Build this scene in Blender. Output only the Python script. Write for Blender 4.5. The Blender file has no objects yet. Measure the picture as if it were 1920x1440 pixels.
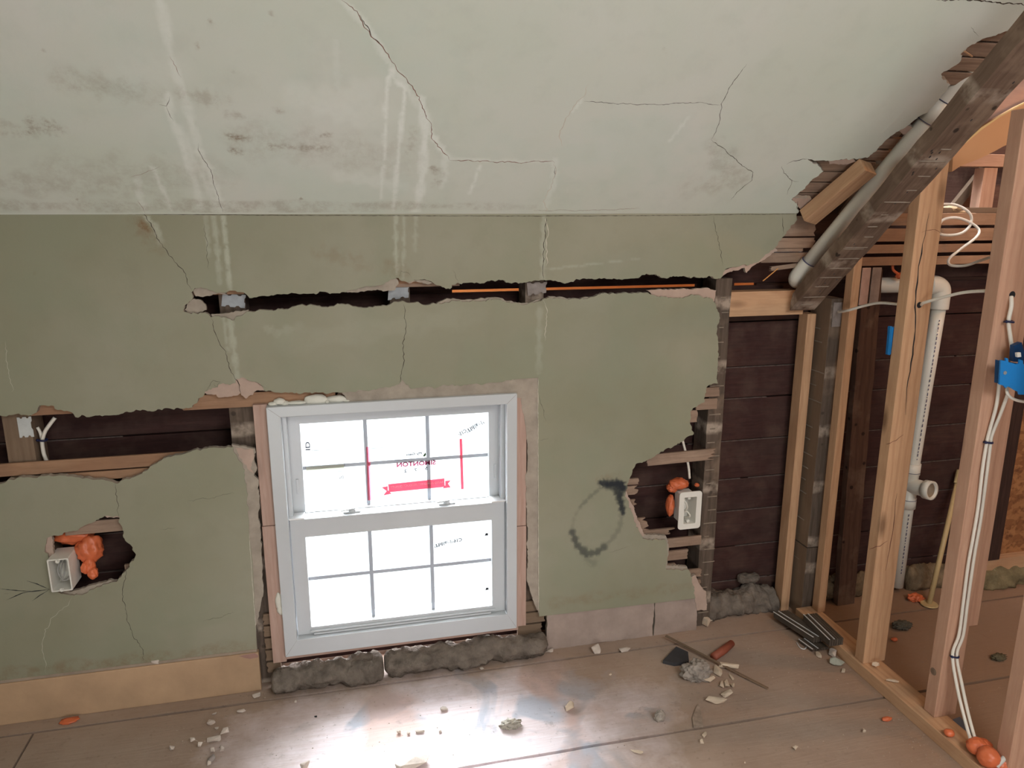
import bpy, bmesh, math, random
import numpy as np
from math import radians, sin, cos, tan, pi, atan2, hypot
from mathutils import Vector, Matrix, noise
from mathutils.geometry import delaunay_2d_cdt, tessellate_polygon

SC = bpy.context.scene
COL = SC.collection
# ------------------------------------------------------------------ camera
FPX = 1394.0; YAW = radians(12.98); PIT = radians(13.3)
CAM = Vector((0.0, -2.07, 1.40))
_cy, _sy, _cp, _sp = cos(YAW), sin(YAW), cos(PIT), sin(PIT)
FW = Vector((_sy*_cp, _cy*_cp, -_sp)); RT = Vector((_cy, -_sy, 0)); UP = RT.cross(FW)
cd = bpy.data.cameras.new('camera'); cam = bpy.data.objects.new('camera', cd); COL.objects.link(cam)
cd.sensor_width = 36; cd.lens = 36*FPX/1920; cd.clip_start = .02
cam.matrix_world = Matrix.Translation(CAM) @ Matrix((RT, UP, -FW)).transposed().to_4x4()
SC.camera = cam
# ------------------------------------------------------------------ view, sky, daylight, added fill lamps
SC.view_settings.view_transform = 'Standard'; SC.view_settings.look = 'None'
SC.view_settings.gamma = 1; SC.view_settings.use_curve_mapping = False
SC.view_settings.exposure = 0.0
w = bpy.data.worlds.new('hazy_sky'); SC.world = w; w.use_nodes = True
w.node_tree.nodes['Background'].inputs[0].default_value = (.93, .97, 1.0, 1)
w.node_tree.nodes['Background'].inputs[1].default_value = 1.25

def area(name, loc, target, sx, sy, energy, col, portal=False, spread=180):
    l = bpy.data.lights.new(name, 'AREA'); l.shape = 'RECTANGLE'; l.size = sx; l.size_y = sy
    l.energy = energy; l.color = col; l.spread = radians(spread)
    if portal: l.cycles.is_portal = True
    o = bpy.data.objects.new(name, l); COL.objects.link(o); o.location = loc
    o.rotation_euler = (Vector(target)-Vector(loc)).to_track_quat('-Z', 'Y').to_euler()
    return o
area('sky_portal', (.14, .17, .49), (.14, -2, .49), .62, .70, 1, (1, 1, 1), portal=True)
area('rear_fill', (1.2, -4.3, 1.5), (.5, 0, 1.1), 2.4, 1.3, 13, (1.0, .985, .96))  # added fill lamp in front of the solid rear wall, no window there
area('overhead_fill', (1.0, -2.7, 2.28), (.95, -1.5, 0), 1.3, 1.0, 52, (1.0, .99, .98))  # added overhead fill for floor and wall, no opening above it
area('low_fill', (-.25, -2.8, .22), (.85, -.6, 1.9), 1.0, .8, 23, (1.0, .99, .97))  # added fill near the floor, aimed up to brighten the sloped ceiling
sn = bpy.data.lights.new('soft_sun', 'SUN'); sn.energy = 118; sn.angle = radians(140); sn.color = (.90, .93, 1.0)
so = bpy.data.objects.new('soft_sun', sn); COL.objects.link(so); so.location = (0, 5, 5)
so.rotation_euler = Vector((.03, -.80, -.60)).to_track_quat('-Z', 'Y').to_euler()
bl_ = bpy.data.lights.new('far_room_bulb', 'POINT'); bl_.energy = 16; bl_.color = (1.0, .50, .22); bl_.shadow_soft_size = .04
bo_ = bpy.data.objects.new('far_room_bulb', bl_); COL.objects.link(bo_); bo_.location = (2.55, -.75, 1.95)

SL = radians(42); TS = tan(SL); Z0 = 1.385          # ceiling slope and the height of its foot
def ray(u, v): return FW + RT*((u-960)/FPX) - UP*((v-720)/FPX)
def P(u, v, ax, val):
    d = ray(u, v); t = (val-CAM[ax])/d[ax]; return CAM + d*t
def PY(u, v, y=0.0): return P(u, v, 1, y)
def PF(u, v, z=0.0): return P(u, v, 2, z)
def PX(u, v, x): return P(u, v, 0, x)
def PC(u, v, off=0.0):                                # on the sloped ceiling, off = distance above its face
    d = ray(u, v); z0 = Z0 + off/cos(SL)
    t = (z0 - CAM.z - TS*CAM.y)/(d.z + TS*d.y); return CAM + d*t
CN = Vector((0, sin(SL), cos(SL)))                     # ceiling's outward normal
CS = Vector((0, -cos(SL), sin(SL)))                    # up the slope
def CP(x, s, off=0.0): return Vector((x, 0, Z0)) + CS*s + CN*off
def cs_of(p): q = p - Vector((0, 0, Z0)); return (p.x, q.dot(CS))
def pj(p):
    q = Vector(p)-CAM; z = q.dot(FW); return (960+FPX*q.dot(RT)/z, 720-FPX*q.dot(UP)/z)

# ------------------------------------------------------------------ materials
class NT:
    def __init__(s, name):
        s.m = bpy.data.materials.new(name); s.m.use_nodes = True; s.t = s.m.node_tree
        s.b = s.t.nodes['Principled BSDF']
    def n(s, typ, **k):
        nd = s.t.nodes.new(typ)
        for a, v in k.items():
            if a.startswith('_'): setattr(nd, a[1:], v)
        for a, v in k.items():
            if a.startswith('_'): continue
            key = int(a[1:]) if a[0] == 'i' and a[1:].isdigit() else a.replace('__', ' ')
            if isinstance(v, bpy.types.NodeSocket): s.t.links.new(v, nd.inputs[key])
            else: nd.inputs[key].default_value = v
        return nd
    def mix(s, f, a, b, mode='MIX'):
        nd = s.t.nodes.new('ShaderNodeMix'); nd.data_type = 'RGBA'; nd.blend_type = mode
        for i, v in ((0, f), (6, a), (7, b)):
            if isinstance(v, bpy.types.NodeSocket): s.t.links.new(v, nd.inputs[i])
            else: nd.inputs[i].default_value = v if i == 0 or len(v) == 4 else (*v, 1)
        return nd.outputs[2]
    def math(s, op, a, b=0.0, c=None):
        nd = s.t.nodes.new('ShaderNodeMath'); nd.operation = op
        for i, v in ((0, a), (1, b), (2, c)):
            if v is None: continue
            if isinstance(v, bpy.types.NodeSocket): s.t.links.new(v, nd.inputs[i])
            else: nd.inputs[i].default_value = v
        return nd.outputs[0]
    def ramp(s, f, *stops):
        nd = s.t.nodes.new('ShaderNodeValToRGB'); s.t.links.new(f, nd.inputs[0]); e = nd.color_ramp.elements
        while len(e) < len(stops): e.new(.5)
        for k, (p, c) in enumerate(stops):
            e[k].position = p; e[k].color = (c, c, c, 1) if isinstance(c, (int, float)) else (*c, 1)
        return nd.outputs[0]
    def coords(s, scale=(1, 1, 1), rnd=True):
        tc = s.n('ShaderNodeTexCoord'); mp = s.n('ShaderNodeMapping'); mp.inputs['Scale'].default_value = scale
        if rnd:
            oi = s.n('ShaderNodeObjectInfo'); mu = s.math('MULTIPLY', oi.outputs['Random'], 37.0)
            ad = s.n('ShaderNodeVectorMath', _operation='ADD'); s.t.links.new(tc.outputs['Object'], ad.inputs[0])
            s.t.links.new(mu, ad.inputs[1]); s.t.links.new(ad.outputs[0], mp.inputs[0])
        else: s.t.links.new(tc.outputs['Object'], mp.inputs[0])
        return mp.outputs[0]
    def noise(s, vec, scale, detail=4, rough=.55, dist=0.0):
        nd = s.n('ShaderNodeTexNoise', Scale=scale, Detail=detail, Roughness=rough, Distortion=dist)
        s.t.links.new(vec, nd.inputs['Vector']); return nd.outputs['Fac']
    def out(s, col, rough=.7, bump=None, bs=.3, bd=.002, spec=.3, metal=0.0):
        for k, v in (('Base Color', col), ('Roughness', rough), ('Metallic', metal), ('Specular IOR Level', spec)):
            if isinstance(v, bpy.types.NodeSocket): s.t.links.new(v, s.b.inputs[k])
            else: s.b.inputs[k].default_value = (*v, 1) if k == 'Base Color' else v
        if bump is not None:
            bn = s.n('ShaderNodeBump', Strength=bs, Distance=bd, Height=bump)
            s.t.links.new(bn.outputs[0], s.b.inputs['Normal'])
        return s.m

def m_paint(name, a, b, white, green=None):
    k = NT(name); c = k.coords(rnd=False)
    big = k.noise(c, 2.2, 3); mid = k.noise(c, 14, 5, .6); fine = k.noise(c, 160, 3)
    col = k.mix(k.ramp(big, (.35, 0), (.68, 1)), a, b)
    col = k.mix(k.math('MULTIPLY', k.ramp(mid, (.5, 0), (.75, 1)), .18), col, tuple(x*.72 for x in a))
    if green: col = k.mix(k.math('MULTIPLY', k.ramp(k.noise(c, 3.4, 4, .6), (.5, 0), (.62, 1)), .45), col, green)
    at = k.n('ShaderNodeAttribute', _attribute_name='stain'); sp = k.n('ShaderNodeSeparateColor')
    k.t.links.new(at.outputs['Color'], sp.inputs[0])
    brk = k.ramp(k.noise(c, 38, 6, .7), (.30, .55), (.55, 1.0))
    col = k.mix(k.math('MULTIPLY', sp.outputs[0], brk), col, white)
    col = k.mix(k.math('MULTIPLY', sp.outputs[1], k.ramp(k.noise(c, 30, 6, .75), (.42, .1), (.62, 1.0))), col, (.20, .115, .055))
    col = k.mix(sp.outputs[2], col, (.022, .027, .032))
    return k.out(col, .55, k.math('ADD', k.math('MULTIPLY', mid, 1.0), k.math('MULTIPLY', fine, .12)), .22, .004, .25)
WALLP = m_paint('green_wall_paint', (.262, .256, .176), (.308, .297, .222), (.48, .485, .40), (.255, .270, .188))
CEILP = m_paint('pale_ceiling_paint', (.605, .65, .565), (.665, .68, .625), (.81, .84, .79), (.58, .655, .58))

def m_plain(name, col, rough=.6, var=.25, scale=12, bs=.3, bd=.002, spec=.3, metal=0.0, nb=60):
    k = NT(name); c = k.coords(); n = k.noise(c, scale, 5, .6); f = k.noise(c, nb, 5, .6)
    d = tuple(x*(1-var) for x in col); l = tuple(min(1, x*(1+var)) for x in col)
    return k.out(k.mix(k.ramp(n, (.3, 0), (.7, 1)), d, l), rough, f, bs, bd, spec, metal)
BROWNC = m_plain('brown_coat_plaster', (.355, .305, .25), .9, .16, 25, .6, .003)
PINKC = m_plain('pinkish_plaster', (.45, .335, .275), .9, .10, 18, .4, .002)
CHUNK = m_plain('plaster_crumbs', (.56, .48, .42), .9, .2, 40, .6, .002)
VINYL = m_plain('white_vinyl', (.53, .555, .575), .35, .03, 5, .04, .001, .5)
PVC = m_plain('white_pvc', (.76, .74, .66), .35, .05, 6, .05, .001, .5)
CPVC = m_plain('tan_cpvc', (.55, .40, .20), .4, .1, 8, .05, .001, .4)
CABLE = m_plain('white_cable_jacket', (.74, .70, .62), .4, .06, 9, .05, .001, .4)
BLUE = m_plain('blue_box_plastic', (.012, .20, .55), .4, .08, 9, .06, .001, .5)
NAVY = m_plain('navy_tie', (.012, .016, .06), .5, .1)
FOAM = m_plain('orange_fire_foam', (.62, .145, .055), .38, .12, 14, .5, .004, .5, nb=18)
WFOAM = m_plain('cream_foam', (.72, .70, .62), .6, .06, 14, .5, .004, .3, nb=22)
BOXW = m_plain('box_plastic', (.74, .72, .66), .45, .05, 6, .05, .001, .4)
STEEL = m_plain('galvanised_steel', (.33, .35, .37), .6, .2, 30, .15, .001, .4, .2)
DUSTY = m_plain('dusty_steel', (.30, .26, .24), .7, .25, 30, .3, .001, .3, .3)
INSUL = m_plain('grey_insulation', (.175, .145, .12), 1.0, .35, 22, 1.0, .008, .05, nb=70)
BRICK = m_plain('red_brown_rubber', (.26, .07, .04), .6, .25)
BLACK = m_plain('black_plastic', (.02, .022, .026), .45, .2)
DARKRIB = m_plain('dark_strip', (.085, .065, .05), .6, .3)
SILVER = m_plain('bright_strip_edge', (.80, .80, .80), .3, .1, 12, .1, .001, .5, .3)
CRACK = m_plain('crack_dark', (.055, .042, .03), 1.0, .3)
CRACKR = m_plain('crack_reddish', (.20, .09, .06), 1.0, .3)
CRACKL = m_plain('crack_pale_edge', (.60, .55, .46), .9, .15)
PEN = m_plain('black_pen', (.02, .022, .025), .8, .1)
GROUND = m_plain('pale_ground', (.046, .047, .046), .9, .1)
WIRE = m_plain('bare_wires', (.30, .29, .27), .4, .2)
DRYP = m_plain('tan_board', (.52, .29, .15), .7, .08, 3, .1, .001)
YEDGE = m_plain('edge_highlight', (.62, .46, .22), .6, .08)

def m_wood(name, a, b, dark, rough=.65, grain=9.0, knots=0.0, marks=0.0, holes=0.0, patch=0.0, dirt=0.0, bs=.25, markdir='X'):
    k = NT(name); c = k.coords((1, 1, 1))
    st = k.n('ShaderNodeMapping'); st.inputs['Scale'].default_value = (1.3, 14, 14); k.t.links.new(c, st.inputs[0])
    g = k.noise(st.outputs[0], grain, 5, .6, .6)
    wv = k.n('ShaderNodeTexWave', _wave_type='BANDS', _bands_direction='Y', Scale=14.0, Distortion=7.0, Detail=2.0)
    wv.inputs['Detail Scale'].default_value = .6
    w2 = k.n('ShaderNodeMapping'); w2.inputs['Scale'].default_value = (.35, 1, 1); k.t.links.new(c, w2.inputs[0]); k.t.links.new(w2.outputs[0], wv.inputs[0])
    col = k.mix(k.ramp(g, (.32, 0), (.68, 1)), a, b)
    col = k.mix(k.math('MULTIPLY', k.ramp(wv.outputs['Fac'], (.55, 0), (.95, 1)), .35), col, dark)
    if knots:
        vm = k.n('ShaderNodeMapping'); vm.inputs['Scale'].default_value = (3.2, 9, 9); k.t.links.new(c, vm.inputs[0])
        vo = k.n('ShaderNodeTexVoronoi', Scale=1.0); k.t.links.new(vm.outputs[0], vo.inputs['Vector'])
        col = k.mix(k.math('MULTIPLY', k.ramp(vo.outputs['Distance'], (.05, 1), (.16, 0)), knots), col, tuple(x*.35 for x in dark))
    if patch: col = k.mix(k.math('MULTIPLY', k.ramp(k.noise(c, 9, 4), (.52, 0), (.64, 1)), patch), col, (.34, .24, .17))
    if marks:                                            # pale keys left by the old lath
        wm = k.n('ShaderNodeTexWave', _wave_type='BANDS', _bands_direction='X', Scale=.5*1/.045*.2*pi*.1*2.25, Distortion=.6, Detail=2.0)
        k.t.links.new(c, wm.inputs[0])
        brk = k.ramp(k.noise(c, 25, 4), (.38, 0), (.6, 1))
        col = k.mix(k.math('MULTIPLY', k.math('MULTIPLY', k.ramp(wm.outputs['Fac'], (.86, 0), (.97, 1)), brk), marks), col, (.44, .36, .29))
    if holes:
        hv = k.n('ShaderNodeTexVoronoi', Scale=17.0); k.t.links.new(c, hv.inputs['Vector'])
        col = k.mix(k.math('MULTIPLY', k.ramp(hv.outputs['Distance'], (.09, 1), (.14, 0)), holes), col, (.012, .008, .006))
    if dirt: col = k.mix(k.math('MULTIPLY', k.ramp(k.noise(c, 5, 5, .7), (.45, 0), (.7, 1)), dirt), col, (.14, .10, .075))
    return k.out(col, rough, g, bs, .0015, .25)
NEWW = m_wood('fresh_lumber', (.49, .29, .165), (.57, .355, .21), (.37, .19, .10), knots=.75, dirt=.12)
PINKW = m_wood('pinkish_lumber', (.48, .28, .19), (.55, .335, .23), (.38, .195, .13), knots=.6, dirt=.1)
GREYW = m_wood('window_strip_wood', (.42, .28, .225), (.49, .34, .28), (.40, .24, .19), knots=.4)
OLDW = m_wood('old_brown_lumber', (.12, .078, .053), (.17, .112, .08), (.08, .048, .035), holes=.8, patch=.35, marks=.7, rough=.85)
OLDS = m_wood('old_smooth_lumber', (.19, .13, .085), (.225, .155, .105), (.15, .095, .062), rough=.8, dirt=.3)
OLDG = m_wood('old_grey_lumber', (.085, .063, .048), (.135, .10, .077), (.06, .042, .03), marks=.8, holes=.5, patch=.3, rough=.9)
LATHW = m_wood('bare_lath', (.27, .185, .135), (.37, .26, .19), (.17, .105, .07), rough=.85, dirt=.5)
LATHO = m_wood('reddish_lath', (.32, .18, .105), (.39, .23, .14), (.22, .11, .065), rough=.85, dirt=.35)
SHEATH = m_wood('dark_red_sheathing', (.034, .014, .013), (.056, .023, .019), (.022, .009, .009), rough=.8, patch=.06, dirt=.2)
DECKW = m_wood('dark_roof_deck', (.035, .018, .014), (.06, .03, .022), (.02, .012, .01), rough=.9)
PANELD = m_wood('dark_dusty_panel', (.12, .065, .05), (.17, .095, .075), (.07, .04, .035), rough=.85, patch=.5)
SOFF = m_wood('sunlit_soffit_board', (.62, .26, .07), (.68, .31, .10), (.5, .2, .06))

def m_floor():
    k = NT('worn_floor_paint'); c = k.coords(rnd=False)
    st = k.n('ShaderNodeMapping'); st.inputs['Scale'].default_value = (1.2, 16, 1); k.t.links.new(c, st.inputs[0])
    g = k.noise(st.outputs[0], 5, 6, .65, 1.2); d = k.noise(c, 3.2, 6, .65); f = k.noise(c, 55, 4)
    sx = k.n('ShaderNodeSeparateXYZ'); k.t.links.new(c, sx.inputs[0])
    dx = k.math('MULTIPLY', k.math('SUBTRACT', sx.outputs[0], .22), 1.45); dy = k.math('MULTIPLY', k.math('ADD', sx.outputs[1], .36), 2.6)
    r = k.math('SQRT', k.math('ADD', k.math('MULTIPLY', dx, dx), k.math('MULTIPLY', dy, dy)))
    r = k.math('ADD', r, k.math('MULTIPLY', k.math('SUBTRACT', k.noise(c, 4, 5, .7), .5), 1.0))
    wear_glare = k.ramp(r, (.50, 1), (1.05, 0))  # worn paint by the window, with window glare put into its pale colour
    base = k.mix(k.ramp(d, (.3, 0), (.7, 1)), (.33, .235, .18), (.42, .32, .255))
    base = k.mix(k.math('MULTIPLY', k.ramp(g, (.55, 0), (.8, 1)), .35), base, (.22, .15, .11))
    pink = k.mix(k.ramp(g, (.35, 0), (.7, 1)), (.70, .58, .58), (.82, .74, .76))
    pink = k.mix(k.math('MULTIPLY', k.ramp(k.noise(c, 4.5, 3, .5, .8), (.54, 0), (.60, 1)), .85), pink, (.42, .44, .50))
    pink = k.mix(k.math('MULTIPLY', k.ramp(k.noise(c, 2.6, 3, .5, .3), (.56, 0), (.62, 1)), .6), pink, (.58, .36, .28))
    col = k.mix(wear_glare, base, pink)
    col = k.mix(k.math('MULTIPLY', k.ramp(k.noise(c, 70, 3), (.62, 0), (.75, 1)), .35), col, (.12, .09, .07))
    col = k.mix(k.math('MULTIPLY', k.ramp(k.noise(c, 11, 6, .75), (.60, 0), (.72, 1)), .45), col, (.17, .125, .10))
    # rust-brown boards in the room beyond the framing
    ri = k.ramp(k.math('ADD', sx.outputs[0], k.math('MULTIPLY', k.math('SUBTRACT', d, .5), .2)), (.0, 0), (1, 1))
    rm = k.n('ShaderNodeMapRange'); rm.inputs[1].default_value = 1.25; rm.inputs[2].default_value = 1.62; k.t.links.new(sx.outputs[0], rm.inputs[0])
    col = k.mix(k.math('MULTIPLY', rm.outputs[0], .75), col, (.27, .15, .085))
    ro = k.math('ADD', .52, k.math('MULTIPLY', f, .3))
    return k.out(col, ro, k.math('ADD', g, k.math('MULTIPLY', f, .2)), .35, .003, .28)
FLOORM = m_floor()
def m_osb():
    k = NT('osb_board'); c = k.coords(rnd=False)
    vo = k.n('ShaderNodeTexVoronoi', Scale=34.0); mp = k.n('ShaderNodeMapping'); mp.inputs['Scale'].default_value = (1, 1, 1.8)
    mp.inputs['Rotation'].default_value = (.3, .7, .4)
    k.t.links.new(c, mp.inputs[0]); k.t.links.new(mp.outputs[0], vo.inputs[0])
    col = k.mix(k.ramp(vo.outputs['Color'], (.2, 0), (.8, 1)), (.24, .10, .04), (.40, .185, .075))
    col = k.mix(k.ramp(k.noise(c, 45, 5, .7), (.5, 0), (.68, .8)), col, (.12, .045, .02))
    return k.out(col, .7, vo.outputs['Distance'], .3, .002)
OSBM = m_osb()
def m_glass():
    m = bpy.data.materials.new('window_glass'); m.use_nodes = True; t = m.node_tree; t.nodes.remove(t.nodes['Principled BSDF'])
    tr = t.nodes.new('ShaderNodeBsdfTransparent'); gl = t.nodes.new('ShaderNodeBsdfGlossy'); gl.inputs['Roughness'].default_value = .02
    fr = t.nodes.new('ShaderNodeFresnel'); fr.inputs[0].default_value = 1.35; mx = t.nodes.new('ShaderNodeMixShader')
    tr.inputs[0].default_value = (.95, .97, .96, 1)
    t.links.new(fr.outputs[0], mx.inputs[0]); t.links.new(tr.outputs[0], mx.inputs[1]); t.links.new(gl.outputs[0], mx.inputs[2])
    t.links.new(mx.outputs[0], t.nodes['Material Output'].inputs[0]); return m
GLASS = m_glass()
def m_film(name, col, trans):
    m = bpy.data.materials.new(name); m.use_nodes = True; t = m.node_tree; t.nodes.remove(t.nodes['Principled BSDF'])
    tl = t.nodes.new('ShaderNodeBsdfTranslucent'); df = t.nodes.new('ShaderNodeBsdfDiffuse'); mx = t.nodes.new('ShaderNodeMixShader')
    tl.inputs[0].default_value = (*col, 1); df.inputs[0].default_value = (*col, 1); mx.inputs[0].default_value = 1-trans
    t.links.new(tl.outputs[0], mx.inputs[1]); t.links.new(df.outputs[0], mx.inputs[2]); t.links.new(mx.outputs[0], t.nodes['Material Output'].inputs[0]); return m
FRED = m_film('red_print', (.62, .16, .22), .5)
FDARK = m_film('dark_print', (.04, .04, .045), .25)
FMAR = m_film('maroon_print', (.16, .02, .05), .3)
FGRN = m_film('green_print', (.06, .10, .05), .4)
FWHT = m_film('white_print', (.9, .9, .9), .8)
FCLR = m_film('pale_label', (.62, .63, .56), .5)

# ------------------------------------------------------------------ builders
def tag(o, label=None, cat=None, group=None, kind=None):
    if label: o['label'] = label
    if cat: o['category'] = cat
    if group: o['group'] = group
    if kind: o['kind'] = kind
    return o
def empty(name, loc, label=None, cat=None, group=None, kind=None):
    o = bpy.data.objects.new(name, None); COL.objects.link(o); o.location = Vector(loc); o.empty_display_size = .02
    return tag(o, label, cat, group, kind)
WL = {}
def wloc(o): return WL.get(o.name, Vector(o.location))
def link(name, me, loc, parent=None, rot=None):
    o = bpy.data.objects.new(name, me); COL.objects.link(o)
    M = Matrix.Translation(loc) @ (rot.to_4x4() if rot else Matrix())
    if parent:
        o.parent = parent; M = Matrix.Translation(-wloc(parent)) @ M
    o.matrix_local = M; WL[o.name] = Vector(loc)
    return o
def mk(name, V, F, mat, parent=None, smooth=False, origin=None):
    V = [Vector(v) for v in V]
    if origin is None:
        xs = [v.x for v in V]; ys = [v.y for v in V]; zs = [v.z for v in V]
        origin = Vector(((min(xs)+max(xs))/2, (min(ys)+max(ys))/2, min(zs)))
    me = bpy.data.meshes.new(name); me.from_pydata([v-origin for v in V], [], F); me.validate()
    mats = mat if isinstance(mat, (list, tuple)) else [mat]
    for m in mats: me.materials.append(m)
    if smooth: me.polygons.foreach_set('use_smooth', [True]*len(me.polygons))
    return link(name, me, origin, parent)
def mkbm(name, bm, mat, parent=None, smooth=False):
    bmesh.ops.recalc_face_normals(bm, faces=bm.faces)
    bm.verts.index_update()
    V = [v.co.copy() for v in bm.verts]; F = [[v.index for v in f.verts] for f in bm.faces]
    bm.free(); return mk(name, V, F, mat, parent, smooth)
RNG = random.Random(11)
def bar(name, p0, p1, wd, ht, mat, parent=None, up=(0, 0, 1), bev=.0015, ragged=(0, 0), wob=0.0, seed=0):
    """a board from p0 to p1, wd across, ht along up; its own axes follow its length"""
    p0 = Vector(p0); p1 = Vector(p1); X = (p1-p0); L = X.length; X.normalize()
    Y = Vector(up).cross(X); Y.normalize(); Z = X.cross(Y)
    R = Matrix((X, Y, Z)).transposed()
    bm = bmesh.new(); r = random.Random(seed or int(L*99991+p0.x*7919))
    ns = 2 if not wob else max(3, int(L/.05))
    if any(ragged):
        ny = 7
        def prof(e, a):                                  # splintered end
            return [a*r.uniform(-1, 1)*(1 if r.random() < .7 else 1.8) for _ in range(ny)]
        e0 = prof(0, ragged[0]); e1 = prof(1, ragged[1])
    else: ny = 2; e0 = [0]*ny; e1 = [0]*ny
    g = {}
    for i in range(ns):
        for j in range(ny):
            t = j/(ny-1)
            x = L*i/(ns-1)
            if i == 0: x += e0[j]
            if i == ns-1: x += e1[j]
            for q, zz in ((0, -.5), (1, .5)):
                if any(ragged): yy = zz*wd; z2 = (t-.5)*ht
                else: yy = (t-.5)*wd; z2 = zz*ht
                if wob: yy += r.uniform(-wob, wob)*.5; z2 += r.uniform(-wob, wob)
                g[i, j, q] = bm.verts.new((x, yy, z2))
    for i in range(ns-1):
        for j in range(ny-1):
            for q in (0, 1): bm.faces.new((g[i, j, q], g[i+1, j, q], g[i+1, j+1, q], g[i, j+1, q]))
        for j in (0, ny-1): bm.faces.new((g[i, j, 0], g[i+1, j, 0], g[i+1, j, 1], g[i, j, 1]))
    for i in (0, ns-1):
        for j in range(ny-1): bm.faces.new((g[i, j, 0], g[i, j+1, 0], g[i, j+1, 1], g[i, j, 1]))
    bmesh.ops.recalc_face_normals(bm, faces=bm.faces)
    if bev and not any(ragged): 
        es = [e for e in bm.edges if len(e.link_faces) == 2 and e.calc_face_angle(0) > .9]
        bmesh.ops.bevel(bm, geom=es, offset=bev, segments=2, profile=.6, affect='EDGES')
    me = bpy.data.meshes.new(name); bm.to_mesh(me); bm.free(); me.materials.append(mat)
    return link(name, me, p0, parent, R)
def box(name, x0, x1, y0, y1, z0, z1, mat, parent=None, bev=.0015, axis=None, wob=0.0):
    d = (x1-x0, y1-y0, z1-z0); c = ((x0+x1)/2, (y0+y1)/2, (z0+z1)/2)
    a = axis if axis is not None else max(range(3), key=lambda i: d[i])
    if a == 0: return bar(name, (x0, c[1], c[2]), (x1, c[1], c[2]), d[1], d[2], mat, parent, (0, 0, 1), bev, wob=wob)
    if a == 1: return bar(name, (c[0], y0, c[2]), (c[0], y1, c[2]), d[0], d[2], mat, parent, (0, 0, 1), bev, wob=wob)
    return bar(name, (c[0], c[1], z0), (c[0], c[1], z1), d[0], d[1], mat, parent, (0, 1, 0), bev, wob=wob)
def catmull(pts, n=8):
    pts = [Vector(p) for p in pts]
    if len(pts) < 3: return pts
    q = [pts[0]*2-pts[1]] + pts + [pts[-1]*2-pts[-2]]; out = []
    for i in range(1, len(q)-2):
        for k in range(n):
            t = k/n; a, b, c, d = q[i-1], q[i], q[i+1], q[i+2]
            out.append(.5*((2*b)+(c-a)*t+(2*a-5*b+4*c-d)*t*t+(3*b-a-3*c+d)*t**3))
    return out+[pts[-1]]
def tube_geo(pts, r, seg=10, flat=1.0, cap=True):
    pts = [Vector(p) for p in pts]; V = []; F = []
    n = len(pts)
    if isinstance(r, (list, tuple)):
        r0 = r; r = [r0[min(len(r0)-2, int(i*(len(r0)-1)/(n-1)))]*(1-(i*(len(r0)-1)/(n-1)-min(len(r0)-2, int(i*(len(r0)-1)/(n-1)))))+r0[min(len(r0)-2, int(i*(len(r0)-1)/(n-1)))+1]*(i*(len(r0)-1)/(n-1)-min(len(r0)-2, int(i*(len(r0)-1)/(n-1)))) for i in range(n)]
    T = [(pts[min(i+1, n-1)]-pts[max(i-1, 0)]).normalized() for i in range(n)]
    a = Vector((0, 0, 1)) if abs(T[0].z) < .9 else Vector((1, 0, 0)); N = (a-T[0]*a.dot(T[0])).normalized()
    for i in range(n):
        N = (N-T[i]*N.dot(T[i])).normalized(); B = T[i].cross(N); rr = r[i] if isinstance(r, (list, tuple)) else r
        for k in range(seg):
            an = 2*pi*k/seg; V.append(pts[i]+N*cos(an)*rr+B*sin(an)*rr*flat)
    for i in range(n-1):
        for k in range(seg):
            F.append((i*seg+k, i*seg+(k+1) % seg, (i+1)*seg+(k+1) % seg, (i+1)*seg+k))
    if cap: F.append(tuple(range(seg))[::-1]); F.append(tuple((n-1)*seg+k for k in range(seg)))
    return V, F
def tube(name, pts, r, mat, parent=None, seg=10, curve=True, flat=1.0, cap=True):
    V, F = tube_geo(catmull(pts) if curve else pts, r, seg, flat, cap); return mk(name, V, F, mat, parent, True)
def join(parts):
    V = []; F = []
    for v, f in parts:
        b = len(V); V += list(v); F += [tuple(i+b for i in q) for q in f]
    return V, F
def lathe(prof, c, axis, seg=24):
    """prof: (radius, distance along axis)"""
    c = Vector(c); A = Vector(axis).normalized(); a = Vector((0, 0, 1)) if abs(A.z) < .9 else Vector((1, 0, 0))
    N = (a-A*a.dot(A)).normalized(); B = A.cross(N); V = []; F = []
    for r, h in prof:
        for k in range(seg): V.append(c+A*h+N*cos(2*pi*k/seg)*r+B*sin(2*pi*k/seg)*r)
    for i in range(len(prof)-1):
        for k in range(seg): F.append((i*seg+k, i*seg+(k+1) % seg, (i+1)*seg+(k+1) % seg, (i+1)*seg+k))
    return V, F
def blob_geo(c, rad, seed=0, amp=.25, freq=1.6, sub=4, flatz=None):
    bm = bmesh.new(); bmesh.ops.create_icosphere(bm, subdivisions=sub, radius=1)
    c = Vector(c); rad = Vector(rad) if hasattr(rad, '__len__') else Vector((rad,)*3); off = Vector((seed*3.7, seed*1.3, seed*9.1))
    for v in bm.verts:
        d = v.co.normalized(); k = 1+amp*noise.fractal(d*freq+off, 1.0, 2.0, 4)+amp*.5*noise.noise(d*freq*3+off)
        p = Vector((d.x*rad.x*k, d.y*rad.y*k, d.z*rad.z*k)); v.co = c+p
        if flatz is not None and v.co.z < flatz: v.co.z = flatz
    bm.verts.index_update(); V = [v.co.copy() for v in bm.verts]; F = [tuple(v.index for v in f.verts) for f in bm.faces]; bm.free()
    return V, F
def blob(name, c, rad, mat, parent=None, **k):
    V, F = blob_geo(c, rad, **k); return mk(name, V, F, mat, parent, True)
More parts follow.
